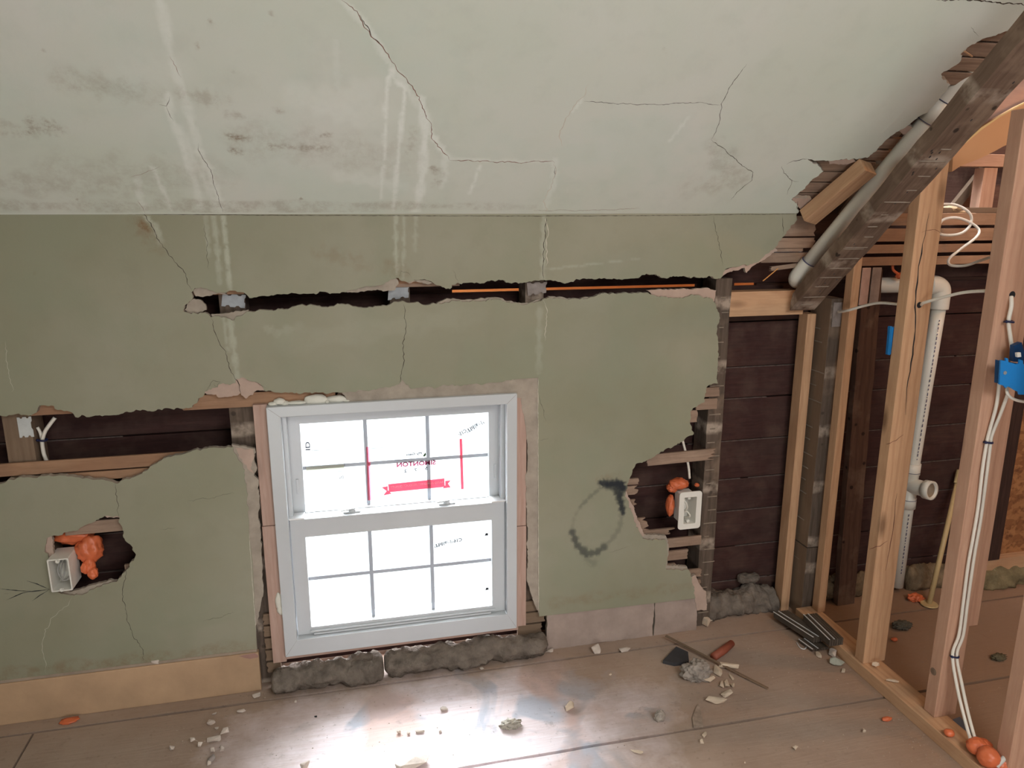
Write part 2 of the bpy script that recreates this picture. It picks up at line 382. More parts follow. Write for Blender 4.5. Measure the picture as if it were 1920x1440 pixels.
def prism(name, poly, ext, mat, parent=None, bev=0):
    """poly: world points of one face; ext: vector to the other face"""
    poly = [Vector(p) for p in poly]; ext = Vector(ext); n = len(poly)
    tri = tessellate_polygon([poly])
    V = poly+[p+ext for p in poly]; F = [tuple(t) for t in tri]+[tuple(i+n for i in t[::-1]) for t in tri]
    F += [(i, (i+1) % n, (i+1) % n+n, i+n) for i in range(n)]
    bm = bmesh.new(); vs = [bm.verts.new(v) for v in V]
    for f in F:
        try: bm.faces.new([vs[i] for i in f])
        except ValueError: pass
    return mkbm(name, bm, mat, parent)
def rough2(poly, amp=.003, seg=.006, seed=1, closed=True, straight=()):
    """break a 2-D outline up into a crumbly one; edges whose index is in straight stay as they are"""
    r = random.Random(seed); out = []; n = len(poly)
    for i in range(n if closed else n-1):
        a = poly[i]; b = poly[(i+1) % n]; out.append(tuple(a))
        L = hypot(b[0]-a[0], b[1]-a[1])
        if i in straight or L < seg: continue
        k = max(1, int(L/seg)); nx, ny = -(b[1]-a[1])/L, (b[0]-a[0])/L; d = 0.0
        for j in range(1, k):
            d = d*.6+r.uniform(-amp, amp); t = j/k; e = min(1, 4*t, 4*(1-t))
            out.append((a[0]+(b[0]-a[0])*t+nx*d*e, a[1]+(b[1]-a[1])*t+ny*d*e))
    if not closed: out.append(tuple(poly[-1]))
    return out
def segdist(X, Y, pts):
    """distance from points to a polyline and the parameter along it"""
    best = np.full(X.shape, 1e9); par = np.zeros(X.shape); n = len(pts)-1
    for i in range(n):
        ax, ay = pts[i]; bx, by = pts[i+1]; dx, dy = bx-ax, by-ay; L = dx*dx+dy*dy+1e-12
        t = np.clip(((X-ax)*dx+(Y-ay)*dy)/L, 0, 1); d = np.hypot(X-ax-t*dx, Y-ay-t*dy)
        m = d < best; best[m] = d[m]; par[m] = (i+t[m])/n
    return best, par
def slab(name, outer, holes, to3, thick, mat, rimmat, parent=None, step=.006, dense=None, paint=None, origin=None, thickdir=None):
    """a plaster sheet in its own plane: 2-D outline with holes, a front face fine enough to carry stains, a broken rim"""
    V2 = []; loops = []
    for lp in [outer]+holes:
        if sum(a[0]*b_[1]-b_[0]*a[1] for a, b_ in zip(lp, lp[1:]+lp[:1])) < 0: lp = lp[::-1]
        b = len(V2); V2 += [Vector(p) for p in lp]; loops.append(list(range(b, len(V2))))
    nb = len(V2); r = random.Random(5)
    if dense:
        x0, x1, y0, y1 = dense; nx = int((x1-x0)/step); ny = int((y1-y0)/step)
        for i in range(nx):
            for j in range(ny):
                V2.append(Vector((x0+(i+r.uniform(.3, .7))*step, y0+(j+r.uniform(.3, .7))*step)))
    res = delaunay_2d_cdt(V2, [], loops, 0, 1e-6)
    vv, ff, of = res[0], res[2], res[5]
    faces = [tuple(f) for f, o in zip(ff, of) if list(o) == [0]]
    used = sorted({i for f in faces for i in f}); mp = {u: k for k, u in enumerate(used)}
    faces = [tuple(mp[i] for i in f) for f in faces]; P2 = [vv[i] for i in used]
    ec = {}
    for f in faces:
        for a, b in ((f[0], f[1]), (f[1], f[2]), (f[2], f[0])):
            ec[(a, b)] = 1
    bnd = [(a, b) for (a, b) in ec if (b, a) not in ec]
    V = [to3(p.x, p.y, 0.0) for p in P2]; nV = len(V)
    bi = sorted({i for e in bnd for i in e}); bm_ = {u: nV+k for k, u in enumerate(bi)}
    V += [to3(P2[i].x, P2[i].y, thick) for i in bi]
    n1 = len(faces)
    F = faces + [(b, a, bm_[a], bm_[b]) for a, b in bnd]
    o = mk(name, V, F, [mat, rimmat], parent, origin=origin)
    idx = [0]*n1+[1]*(len(F)-n1); o.data.polygons.foreach_set('material_index', idx)
    if paint:
        X = np.array([p.x for p in P2]); Y = np.array([p.y for p in P2]); c = np.zeros((len(V), 4), np.float32); c[:, 3] = 1
        c[:nV, :3] = paint(X, Y)
        at = o.data.color_attributes.new('stain', 'FLOAT_COLOR', 'POINT'); at.data.foreach_set('color', c.ravel())
    return o
def ribbon(name, pts3, width, nrm, mat, parent, seed=0, jag=.5, lift=.0004, seg=.006, taper=True):
    if name == 'crack': width *= .62; jag *= 1.5; lift = .0002
    """a hairline crack: a thin zigzag strip lying on its surface"""
    r = random.Random(seed); pts = [Vector(p) for p in pts3]; nrm = Vector(nrm).normalized(); q = []
    for a, b in zip(pts, pts[1:]):
        L = (b-a).length; k = max(1, int(L/seg)); s = (b-a).cross(nrm).normalized(); d = 0
        for j in range(k):
            d = d*.7+r.uniform(-1, 1)*jag*seg*.6; e = 0 if j == 0 else 1; q.append(a+(b-a)*(j/k)+s*d*e)
    q.append(pts[-1]); V = []; F = []; n = len(q)
    for i, p in enumerate(q):
        t = (q[min(i+1, n-1)]-q[max(i-1, 0)]).normalized(); s = t.cross(nrm).normalized()
        e = min(1, (i+.3)/4, (n-1-i+.3)/4) if taper else 1
        h = width*.5*e*r.uniform(.45, 1.25); V += [p+s*h+nrm*lift, p-s*h+nrm*lift, p-s*h-nrm*.001, p+s*h-nrm*.001]
    for i in range(n-1):
        for k in range(4): F.append((4*i+k, 4*i+(k+1) % 4, 4*i+4+(k+1) % 4, 4*i+4+k))
    F += [(0, 1, 2, 3), tuple(4*n-4+k for k in range(4))]
    return mk(name, V, F, mat, parent)
def xz(pts): return [(PY(u, v).x, PY(u, v).z) for u, v in pts]
def xs_(pts): return [cs_of(PC(u, v)) for u, v in pts]
NY = Vector((0, -1, 0))
ORD = ['topmost', 'second from the top', 'third from the top', 'fourth from the top', 'fifth from the top', 'sixth from the top',
       'seventh from the top', 'eighth from the top', 'ninth from the top', 'tenth from the top', 'eleventh from the top', 'twelfth from the top']
#@@STRUCTURE
# ================================================================== the setting: knee wall plaster
UT = [(1494, 400), (1495, 412), (1480, 430), (1467, 445), (1451, 467), (1433, 480), (1416, 493), (1389, 498), (1361, 504), (1356, 511), (1351, 522),
      (1330, 517), (1310, 521), (1275, 518), (1244, 521), (1224, 515), (1203, 516), (1189, 522), (1141, 523), (1114, 524), (1093, 522), (1059, 532),
      (1031, 525), (1017, 525), (986, 530), (949, 530), (942, 525), (914, 527), (900, 532), (879, 530), (847, 534), (844, 542), (833, 539), (809, 528),
      (785, 525), (758, 527), (743, 521), (710, 536), (685, 537), (661, 543), (637, 550), (577, 551), (528, 552), (489, 555), (468, 559), (462, 552),
      (453, 548), (430, 545), (414, 548), (392, 544), (376, 538), (365, 540), (359, 548), (361, 560), (344, 581),
      (350, 586), (383, 586), (395, 595), (423, 595), (435, 601), (447, 593), (465, 584), (489, 581), (540, 580), (562, 572), (586, 572), (607, 576),
      (640, 570), (667, 575), (695, 576), (725, 574), (743, 566), (770, 568), (803, 572), (828, 570), (846, 564), (900, 565), (932, 561), (949, 567),
      (980, 572), (1011, 565), (1028, 558), (1059, 561), (1100, 560), (1134, 549), (1165, 550), (1203, 548), (1231, 556), (1265, 559), (1310, 553),
      (1337, 561), (1343, 578), (1349, 590), (1345, 616), (1347, 650), (1346, 685), (1346, 719), (1325, 726), (1321, 754), (1295, 771), (1294, 795),
      (1301, 814), (1282, 827), (1248, 842), (1226, 857), (1192, 870), (1181, 896), (1172, 930), (1187, 965), (1198, 995), (1205, 1010), (1248, 1012),
      (1252, 1038), (1249, 1068), (1291, 1068), (1297, 1090), (1304, 1122)]
UB = [(1011, 1156), (1009, 1024), (1009, 708), (968, 711), (934, 717), (770, 729), (761, 721), (753, 708), (748, 721), (718, 727), (645, 736), (516, 736),
      (499, 734), (480, 716), (461, 710), (444, 710), (442, 718), (431, 722), (414, 720), (403, 727), (384, 734), (380, 744), (371, 752), (360, 764),
      (277, 771), (267, 768), (255, 768), (246, 773), (227, 776), (204, 779), (179, 779), (172, 781), (153, 778), (141, 782), (131, 772), (120, 771),
      (108, 769), (101, 761), (85, 760), (71, 765), (63, 776), (48, 778), (31, 776), (12, 781), (0, 779)]
LT = [(0, 908), (15, 899), (48, 895), (82, 893), (117, 892), (146, 895), (175, 900), (209, 903), (219, 907), (227, 901), (262, 890), (277, 881), (281, 875),
      (313, 857), (351, 849), (402, 839), (438, 838), (440, 850), (451, 866), (459, 881), (462, 911), (467, 975), (467, 1000), (474, 1057), (480, 1185), (482, 1224)]
HC = [(92, 1007), (112, 1004), (119, 999), (146, 995), (159, 985), (178, 978), (191, 971), (202, 967), (224, 969), (225, 982), (230, 990), (231, 1007),
      (235, 1014), (243, 1020), (248, 1031), (255, 1040), (246, 1053), (243, 1063), (232, 1074), (219, 1091), (202, 1095), (178, 1103), (154, 1116),
      (131, 1116), (107, 1110), (99, 1105), (93, 1072), (91, 1045), (84, 1036), (84, 1024), (87, 1013)]
XL = -1.9
def drips(lst):
    def f(X, Y, conv):
        c = np.zeros((len(X), 3))
        for ch, pts, wd, amp in lst:
            q = conv(pts); d, t = segdist(X, Y, q)
            ww = wd*(.75+.25*np.sin(t*23+wd*900)); k = np.clip(1.25*(1-(d/ww)**2), 0, 1)
            c[:, ch] = np.maximum(c[:, ch], amp*k*((.6+.4*np.clip(4*(1-t), 0, 1)) if ch < 2 else 1))
        return c
    return f
WST = [(0, [(400, 404), (408, 470), (412, 530)], .010, .5), (0, [(418, 404), (425, 470), (432, 545)], .008, .7), (0, [(385, 404), (392, 480)], .008, .4),
       (0, [(430, 590), (438, 650), (446, 715)], .012, .5), (0, [(418, 590), (428, 660)], .006, .4), (0, [(742, 404), (742, 470), (745, 515)], .008, .6),
       (0, [(758, 404), (757, 460), (756, 520)], .006, .45), (0, [(780, 404), (778, 470)], .008, .35), (0, [(1020, 404), (1018, 470), (1018, 525)], .012, .45),
       (0, [(1012, 580), (1010, 700)], .014, .28), (0, [(500, 615), (520, 625), (560, 612)], .018, .22), (0, [(270, 404), (292, 425), (302, 455)], .012, .65),
       (1, [(266, 420), (282, 432)], .016, 1.0), (1, [(255, 410), (300, 470)], .035, .35), (1, [(600, 470), (690, 500)], .03, .25), (1, [(60, 510), (68, 515)], .004, .9),
       (1, [(0, 1268), (200, 1245), (480, 1212)], .035, .45), (1, [(1040, 1130), (1180, 1112), (1290, 1100)], .03, .3), (1, [(730, 500), (760, 512)], .03, .3),
       (0, [(545, 640), (760, 610), (900, 590)], .05, .10), (0, [(1025, 505), (1200, 485)], .004, .35),
       (2, [(1140, 908), (1150, 908), (1163, 906), (1167, 915)], .024, 1.0), (2, [(1126, 905), (1142, 909)], .018, .95), (2, [(1161, 915), (1164, 940), (1168, 962)], .016, .95),
       (2, [(1152, 914), (1164, 945)], .014, .9), (2, [(1126, 915), (1108, 930), (1088, 950)], .010, .33), (2, [(1088, 950), (1076, 972), (1072, 992)], .008, .16),
       (2, [(1073, 998), (1082, 1022), (1100, 1042)], .016, .7), (2, [(1085, 1025), (1103, 1038), (1118, 1036), (1132, 1026)], .018, .65), (2, [(1100, 1048), (1112, 1056)], .018, .2),
       (2, [(1166, 962), (1162, 990), (1147, 1012)], .014, .25), (2, [(1132, 1026), (1148, 1010)], .012, .25), (1, [(1120, 900), (1160, 892)], .018, .25)]
_wst = drips(WST)
base_z = PY(1156/1*0+1011, 1156).z
wall = empty('wall_front', (0, 0, 0), kind='structure')
up_poly = xz(UT)+xz(UB)+[(XL, PY(0, 779).z), (XL, Z0)]
lo_poly = [(XL, PY(0, 908).z)]+xz(LT)+[(XL, PY(482, 1224).z)]
n1 = len(UT); nU = len(up_poly)
st_up = set(range(n1-1, n1+3)) | {nU-3, nU-2, nU-1}
up_r = rough2(up_poly, .0032, .005, 3, straight=st_up)
lo_r = rough2(lo_poly, .0026, .005, 4, straight={0, len(lo_poly)-2, len(lo_poly)-1, len(LT), len(LT)-1, len(LT)-2, len(LT)-3, len(LT)-4})
hc_r = rough2(xz(HC), .0028, .005, 6)
pw = lambda X, Y: _wst(X, Y, xz)
slab('painted_plaster', up_r, [], lambda x, z, t: Vector((x, t, z)), .017, WALLP, BROWNC, wall, .006, (-1.02, 1.36, .10, Z0), pw)
slab('painted_plaster', lo_r, [hc_r], lambda x, z, t: Vector((x, t, z)), .017, WALLP, BROWNC, wall, .006, (-1.02, -.27, .12, .76), pw)
# bare plaster left where the paint and trim came off
def patch(px, mat=BROWNC, y=.0022, th=.012, seed=1, name='bare_plaster', straight=()):
    y += .00013*(seed-6)
    return slab(name, rough2(xz(px), .0022, .005, seed, straight=straight), [], lambda x, z, t: Vector((x, y+t, z)), th, mat, BROWNC, wall)
patch([(380, 736), (403, 724), (414, 716), (431, 718), (440, 706), (461, 706), (484, 712), (503, 732), (480, 733), (474, 741), (466, 743), (461, 748), (452, 741),
       (451, 737), (445, 742), (430, 744), (410, 746), (405, 740), (392, 740)], PINKC, seed=7)
patch([(640, 734), (718, 724), (745, 718), (750, 704), (757, 704), (775, 726), (934, 713), (1012, 704), (1012, 745), (990, 748), (968, 747), (930, 749), (700, 761), (655, 757), (646, 742)], BROWNC, seed=8)
patch([(968, 706), (1012, 702), (1012, 1024), (1014, 1154), (1003, 1135), (994, 1108), (988, 1085), (990, 1000), (986, 930), (990, 860), (986, 800)], BROWNC, seed=9)
patch([(434, 834), (478, 842), (476, 862), (482, 878), (476, 892), (485, 905), (487, 950), (484, 968), (489, 1000), (491, 1050), (494, 1110), (488, 1140), (483, 1165), (478, 1188),
       (470, 1057), (463, 1000), (460, 911), (455, 881), (446, 866)], BROWNC, seed=10)
patch([(441, 840), (474, 842), (476, 860), (470, 880), (478, 888), (468, 884), (456, 868), (446, 850)], PINKC, y=.0008, seed=12)
patch([(345, 582), (352, 566), (362, 561), (374, 563), (384, 572), (386, 582), (370, 588), (352, 588)], BROWNC, y=.010, th=.010, seed=14)
patch([(362, 548), (366, 538), (378, 535), (392, 541), (415, 545), (424, 552), (400, 552), (384, 556), (366, 556)], BROWNC, y=.004, seed=15)
patch([(395, 590), (425, 588), (440, 584), (466, 582), (452, 598), (437, 606), (420, 600), (400, 598)], BROWNC, y=.0045, seed=16)
patch([(640, 548), (665, 540), (690, 534), (742, 519), (748, 532), (740, 545), (690, 545), (660, 549)], BROWNC, y=.005, seed=17)
patch([(758, 524), (800, 525), (812, 531), (795, 532), (780, 528), (768, 532)], BROWNC, y=.004, seed=18)
patch([(815, 572), (835, 562), (850, 560), (880, 562), (930, 558), (950, 565), (985, 569), (1014, 562), (1000, 576), (960, 578), (935, 572), (880, 570), (846, 573)], BROWNC, y=.0045, seed=19)
patch([(1215, 545), (1330, 540), (1345, 545), (1342, 566), (1305, 556), (1262, 562), (1228, 560)], PINKC, y=.006, seed=20)
patch([(1030, 556), (1080, 560), (1110, 558), (1112, 565), (1060, 566), (1030, 564)], BROWNC, y=.005, seed=21)
patch([(1351, 524), (1356, 508), (1395, 494), (1420, 488), (1452, 464), (1460, 470), (1430, 490), (1412, 500), (1402, 512), (1398, 502), (1365, 512)], PINKC, y=.004, seed=22)
patch([(1296, 1085), (1306, 1080), (1312, 1095), (1325, 1110), (1326, 1145), (1308, 1146), (1302, 1120)], PINKC, y=.002, seed=23)
patch([(86, 1002), (96, 1008), (99, 1040), (96, 1050), (84, 1040), (82, 1018)], PINKC, y=.004, seed=24)
patch([(104, 1104), (130, 1112), (178, 1098), (205, 1090), (215, 1094), (178, 1108), (150, 1122), (125, 1120)], BROWNC, y=.004, seed=25)
patch([(1170, 925), (1176, 922), (1192, 962), (1204, 992), (1210, 1006), (1200, 1012), (1190, 985)], PINKC, y=.003, seed=26)
patch([(1200, 1003), (1250, 1006), (1256, 1030), (1252, 1062), (1290, 1064), (1292, 1072), (1246, 1072), (1248, 1040), (1244, 1016), (1204, 1014)], BROWNC, y=.004, seed=27)
patch([(190, 968), (210, 963), (226, 966), (224, 972), (200, 972)], PINKC, y=.002, seed=28)
# cracks and pen strokes on the wall
def wcrack(px, wd=.0022, mat=CRACK, seed=1, name='crack', jag=.5, par=None):
    ribbon(name, [PY(u, v) for u, v in px], wd, NY, mat, par or wall, seed, jag)
for i, (px, wd, mt) in enumerate([
    ([(258, 375), (270, 402), (287, 428), (300, 455), (322, 482), (345, 510), (360, 545)], .0024, CRACK),
    ([(395, 595), (404, 625), (420, 655), (430, 690), (447, 718), (452, 737)], .0024, CRACK), ([(756, 570), (760, 600), (756, 640), (757, 680), (751, 722)], .003, CRACK),
    ([(1024, 404), (1021, 450), (1019, 490), (1018, 525)], .003, CRACK), ([(1024, 404), (1025, 460), (1024, 500)], .003, CRACKL), ([(1019, 562), (1024, 590), (1022, 640)], .002, CRACKL),
    ([(1338, 404), (1344, 440), (1352, 470), (1354, 498)], .0022, CRACK), ([(1467, 404), (1467, 440)], .0025, CRACK), ([(750, 521), (752, 508), (766, 512), (772, 522)], .0015, CRACK),
    ([(848, 506), (855, 522), (860, 532)], .0015, CRACK), ([(215, 905), (219, 935), (222, 970)], .0018, CRACK), ([(236, 1058), (236, 1085), (230, 1110), (237, 1150), (243, 1172), (257, 1200), (266, 1215), (268, 1240)], .0018, CRACK),
    ([(135, 1118), (128, 1135), (95, 1160), (84, 1180), (82, 1230), (86, 1262)], .0012, CRACKL), ([(384, 734), (395, 718), (400, 713), (413, 716), (408, 726), (401, 718)], .0016, CRACK),
    ([(1009, 740), (1020, 770), (1024, 790)], .0014, CRACK), ([(1012, 826), (1028, 822)], .0018, CRACK), ([(0, 400), (300, 402), (600, 404), (960, 405), (1250, 404), (1494, 401)], .0022, CRACK),
    ([(1009, 708), (1009, 900), (1010, 1150)], .003, CRACKL), ([(350, 940), (440, 925)], .001, CRACK), ([(300, 992), (330, 989)], .0012, CRACK), ([(380, 1165), (440, 1148)], .0012, CRACK),
    ([(1142, 1036), (1180, 1025)], .0008, CRACK), ([(0, 1278), (80, 1269), (160, 1262), (280, 1250), (400, 1236), (480, 1223)], .0035, CRACK), ([(382, 420), (392, 505)], .0014, CRACK), ([(10, 640), (22, 735)], .0012, CRACKL),
    ([(478, 716), (500, 728)], .0012, CRACK), ([(467, 1000), (480, 1185)], .002, CRACKL)]):
    wcrack(px, wd, mt, 40+i, jag=(.07 if i in (16, 17, 22, 26) else .5))
arrow = [[(0, 1104), (30, 1107), (60, 1109), (93, 1105)], [(50, 1089), (70, 1095), (93, 1105)], [(60, 1127), (75, 1116), (93, 1105)], [(12, 1125), (42, 1112), (60, 1109)], [(8, 1113), (16, 1113)]]
for i, px in enumerate(arrow): wcrack(px, .0022, PEN, 90+i, 'pen_stroke', .06)
# ================================================================== sloped ceiling
CE = [(1498, 397), (1495, 385), (1484, 375), (1486, 371), (1496, 364), (1515, 346), (1531, 332), (1544, 321), (1537, 313), (1523, 304), (1515, 298), (1537, 301), (1568, 300),
      (1614, 298), (1626, 296), (1644, 282), (1663, 261), (1680, 248), (1701, 236), (1722, 219), (1742, 207), (1767, 177), (1782, 159), (1767, 148), (1765, 138),
      (1780, 130), (1801, 115), (1801, 102), (1813, 90), (1842, 73), (1880, 61), (1920, 46)]
ce2 = xs_(CE)
STOP = 1.5
c_poly = [(XL, 0), (ce2[0][0], 0)]+ce2+[(1.80, ce2[-1][1]+.05), (2.1, ce2[-1][1]+.09), (3.3, .72), (3.3, STOP), (XL, STOP)]
CST = [(0, [(300, 0), (318, 90), (330, 140), (345, 175), (356, 220), (364, 245), (374, 285)], .014, .55), (0, [(316, 175), (318, 215), (335, 250), (350, 300), (366, 340), (378, 395)], .013, .6),
       (0, [(374, 285), (392, 320), (408, 365), (418, 400)], .016, .6), (0, [(340, 240), (362, 300), (392, 350), (405, 400)], .012, .4), (0, [(286, 315), (300, 345), (322, 395)], .008, .6),
       (0, [(258, 330), (262, 370), (275, 400)], .012, .45), (0, [(640, 0), (690, 50), (725, 110), (760, 160), (785, 200)], .012, .55), (0, [(730, 140), (722, 200), (722, 270), (714, 372)], .007, .85),
       (0, [(735, 130), (740, 150), (760, 165), (752, 240), (744, 320), (738, 395)], .008, .9), (0, [(790, 185), (798, 240), (792, 320), (788, 360), (778, 400)], .018, .8), (0, [(800, 240), (822, 270), (842, 300)], .014, .7),
       (0, [(832, 300), (836, 330), (826, 350)], .012, .5), (0, [(900, 310), (890, 340), (879, 365)], .006, .7), (0, [(840, 297), (940, 302), (1040, 303)], .008, .45), (0, [(630, 80), (632, 160)], .010, .2),
       (0, [(560, 180), (640, 190), (700, 160)], .05, .25), (0, [(1072, 210), (1082, 200), (1092, 185)], .006, .6), (0, [(1255, 265), (1275, 240), (1292, 218)], .007, .45), (0, [(1040, 300), (1040, 340), (1022, 390)], .014, .4),
       (0, [(330, 130), (220, 145)], .05, .12), (0, [(660, 200), (730, 215)], .04, .2),
       (1, [(70, 235), (110, 240)], .03, .75), (1, [(10, 240), (60, 250)], .03, .35), (1, [(430, 255), (470, 262)], .014, .85), (1, [(430, 282), (452, 286)], .012, 1.0), (1, [(510, 275), (620, 278)], .016, .6),
       (1, [(600, 250), (620, 254)], .012, .7), (1, [(430, 215), (455, 220)], .016, .4), (1, [(520, 205), (530, 210)], .014, .5), (1, [(350, 180), (420, 188)], .03, .3), (1, [(130, 150), (300, 180)], .05, .22),
       (1, [(0, 345), (300, 350)], .06, .22), (1, [(300, 380), (700, 385), (1000, 388)], .022, .28), (1, [(812, 315), (826, 330), (818, 345)], .018, .5), (1, [(770, 285), (775, 240)], .016, .35),
       (1, [(505, 18), (507, 26)], .005, .8), (1, [(393, 38), (396, 46)], .005, .9), (1, [(366, 80), (370, 88)], .005, .8), (1, [(432, 130), (436, 136)], .004, .7), (1, [(54, 249), (58, 252)], .005, .9),
       (1, [(76, 92), (79, 95)], .004, .8), (1, [(140, 160), (146, 162)], .005, .7), (1, [(190, 160), (192, 164)], .004, .7), (1, [(1245, 92), (1246, 96)], .004, .8), (1, [(1340, 270), (1380, 340), (1300, 350)], .06, .22),
       (1, [(100, 320), (420, 330)], .09, .16), (1, [(450, 260), (760, 300)], .09, .16), (1, [(0, 385), (700, 395)], .03, .3), (0, [(560, 180), (700, 230)], .05, .3), (0, [(640, 330), (760, 350)], .03, .3), (1, [(565, 372), (569, 374)], .004, .9), (1, [(144, 373), (147, 376)], .004, .9)]
_cst = drips(CST)
ceil_ = empty('ceiling', (0, 0, Z0), kind='structure')
nC = len(c_poly)
c_r = rough2(c_poly, .0032, .005, 13, straight={0, 1, nC-1, nC-2, nC-3, nC-4, nC-5})
slab('painted_plaster', c_r, [], lambda x, s, t: CP(x, s, t), .016, CEILP, BROWNC, ceil_, .0065, (-1.05, 1.66, .004, .78), lambda X, Y: _cst(X, Y, xs_))
def ccrack(px, wd=.002, mat=CRACK, seed=1, jag=.5):
    ribbon('crack', [PC(u, v) for u, v in px], wd, -CN, mat, ceil_, seed, jag)
for i, (px, wd, mt) in enumerate([
    ([(640, 0), (672, 27), (700, 72), (718, 88), (740, 120), (765, 155), (787, 182), (806, 228), (811, 262), (842, 300)], .0026, CRACKR), ([(672, 27), (700, 72), (718, 88)], .0032, CRACK),
    ([(842, 300), (900, 303), (960, 304), (1040, 305)], .0026, CRACKR), ([(1040, 305), (1042, 325), (1034, 350), (1018, 378), (1026, 392), (1024, 402)], .0028, CRACKL), ([(1042, 310), (1040, 335)], .0018, CRACK),
    ([(1104, 158), (1098, 175), (1080, 195), (1062, 220), (1050, 245), (1054, 275)], .0028, CRACKL), ([(1095, 190), (1200, 196), (1320, 193), (1350, 197)], .0018, CRACK),
    ([(1400, 120), (1382, 145), (1365, 170), (1352, 195), (1350, 225), (1342, 248), (1333, 262)], .0022, CRACK), ([(1333, 262), (1352, 275), (1370, 292), (1395, 312), (1412, 323), (1410, 338), (1385, 358), (1370, 375)], .0022, CRACK),
    ([(1475, 308), (1500, 300), (1515, 298)], .004, CRACK), ([(1466, 311), (1470, 325), (1485, 338), (1484, 345), (1475, 365)], .0022, CRACK), ([(1485, 338), (1498, 340)], .0016, CRACK),
    ([(318, 105), (330, 125), (340, 145)], .0014, CRACKR), ([(298, 196), (312, 199), (318, 180)], .002, CRACK), ([(312, 199), (318, 215), (325, 228)], .0018, CRACK), ([(372, 268), (374, 285), (392, 315), (400, 340), (418, 398)], .002, CRACK),
    ([(258, 375), (272, 400)], .002, CRACKR), ([(300, 312), (245, 332)], .001, CRACKR), ([(1650, 252), (1680, 225), (1698, 208)], .0012, CRACKL), ([(1755, 0), (1815, 1), (1870, 5), (1925, 11)], .0045, CRACK), ([(1000, 395), (1120, 394), (1200, 391)], .0012, CRACKR),
    ([(1820, 50), (1830, 62), (1836, 68)], .0015, CRACK), ([(1498, 397), (1494, 388), (1496, 378)], .002, CRACK)]):
    ccrack(px, wd, mt, 140+i, .3 if px[0][1] > 20 and wd < .0025 else .5)
for k, px in enumerate([[(1484, 372), (1500, 372), (1522, 374), (1520, 390), (1504, 396), (1496, 386)], [(1678, 240), (1700, 232), (1712, 240), (1700, 256), (1690, 250)], [(1552, 302), (1600, 299), (1606, 304), (1582, 310), (1556, 309)]]):
    slab('loose_plaster', rough2(xs_(px), .002, .005, 30+k), [], lambda x, s, t: CP(x, s, .002+t), .012, PINKC, BROWNC, ceil_)
# ================================================================== floor, sheathing, roof, room shell
def floor_boards():
    ys = [.125, -.052, -.446, -.84, -1.22, -1.60, -1.98, -2.36, -2.74, -3.12, -3.5, -3.9, -4.3, -4.6]
    cuts = {1: [-.882], 2: [2.3], 3: [.9], 4: [-.4, 1.9]}
    parts = []
    for i in range(len(ys)-1):
        y1, y0 = ys[i]-(.0085 if i in (1, 2) else .0035), ys[i+1]+.001
        if i == 0: y1 = .125
        xs = [XL-.1]+cuts.get(i, [])+[3.4]
        for a, b in zip(xs, xs[1:]):
            a2, b2 = a+.003, b-.003; t = -.03
            V = []
            n = max(2, int((b2-a2)/.08)); r = random.Random(i*7+int(a*10))
            jit = lambda: r.uniform(-.0014, .0014)
            top = []; 
            for k in range(n+1):
                x = a2+(b2-a2)*k/n; c = .0015
                top.append(((x, y0+jit(), 0), (x, y1+jit(), 0)))
            V = [p for q in top for p in q]+[(p[0], p[1], t) for q in top for p in q]; m = 2*(n+1); F = []
            for k in range(n):
                F.append((2*k, 2*k+2, 2*k+3, 2*k+1)); F.append((2*k+m, 2*k+1+m, 2*k+3+m, 2*k+2+m))
                F.append((2*k, 2*k+m, 2*k+2+m, 2*k+2)); F.append((2*k+1, 2*k+3, 2*k+3+m, 2*k+1+m))
            F += [(0, 1, 1+m, m), (2*n, 2*n+m, 2*n+1+m, 2*n+1)]
            parts.append((V, F))
    V, F = join(parts); return V, F
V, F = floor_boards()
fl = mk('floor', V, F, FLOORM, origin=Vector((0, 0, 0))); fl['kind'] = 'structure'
o = mk('floor_underside', [(-2.2, -4.8, -.035), (3.6, -4.8, -.035), (3.6, .13, -.035), (-2.2, .13, -.035), (-2.2, -4.8, -.06), (3.6, -4.8, -.06), (3.6, .13, -.06), (-2.2, .13, -.06)],
       [(0, 1, 2, 3), (7, 6, 5, 4), (0, 4, 5, 1), (1, 5, 6, 2), (2, 6, 7, 3), (3, 7, 4, 0)], DECKW); o['kind'] = 'structure'
DUSTM = m_plain('board_edge_dust', (.095, .070, .062), .95, .4, 60)
# exterior sheathing boards behind the studs
sh = empty('wall_exterior', (0, .14, 0), kind='structure')
zs = [-.03, .098, .231, .367, .486, .625, .774, .882, 1.035, 1.155]
WX0, WX1, WZ0, WZ1 = -.225, .505, .085, .895
for i, (a, b) in enumerate(zip(zs, zs[1:])):
    spans = [(XL-.1, 3.4)]
    if b > WZ0 and a < WZ1: spans = [(XL-.1, WX0), (WX1, 3.4)]
    for s0, s1 in spans: box('sheathing_board', s0, s1, .130, .150, a+.0035, b-.001, SHEATH, sh, .0018)
    if .05 < a < 1.0:
        r = random.Random(i); x = XL
        while x < 3.3:
            L = r.uniform(.12, .5)
            if not (WX0-.05 < x+L and x < WX1+.05 and a > .05) or a > WZ1: box('dust_line', x, min(x+L, 3.3), .1285, .132, a-.0012, a+.0022, DUSTM, sh, 0)
            x += L+r.choice((.01, .03, .1))
for a, b, c, e in ((XL-.1, 3.4, -.04, WZ0), (XL-.1, WX0, WZ0, WZ1), (WX1, 3.4, WZ0, WZ1), (XL-.1, 3.4, WZ1, 1.152)): box('added_light_block', a, b, .1505, .1535, c, e, DECKW, sh, 0)  # added dark sheets that stop sky light leaking through the board gaps
box('sheathing_board', WX0, WX1, .130, .150, -.0265, .084, SHEATH, sh, .001)
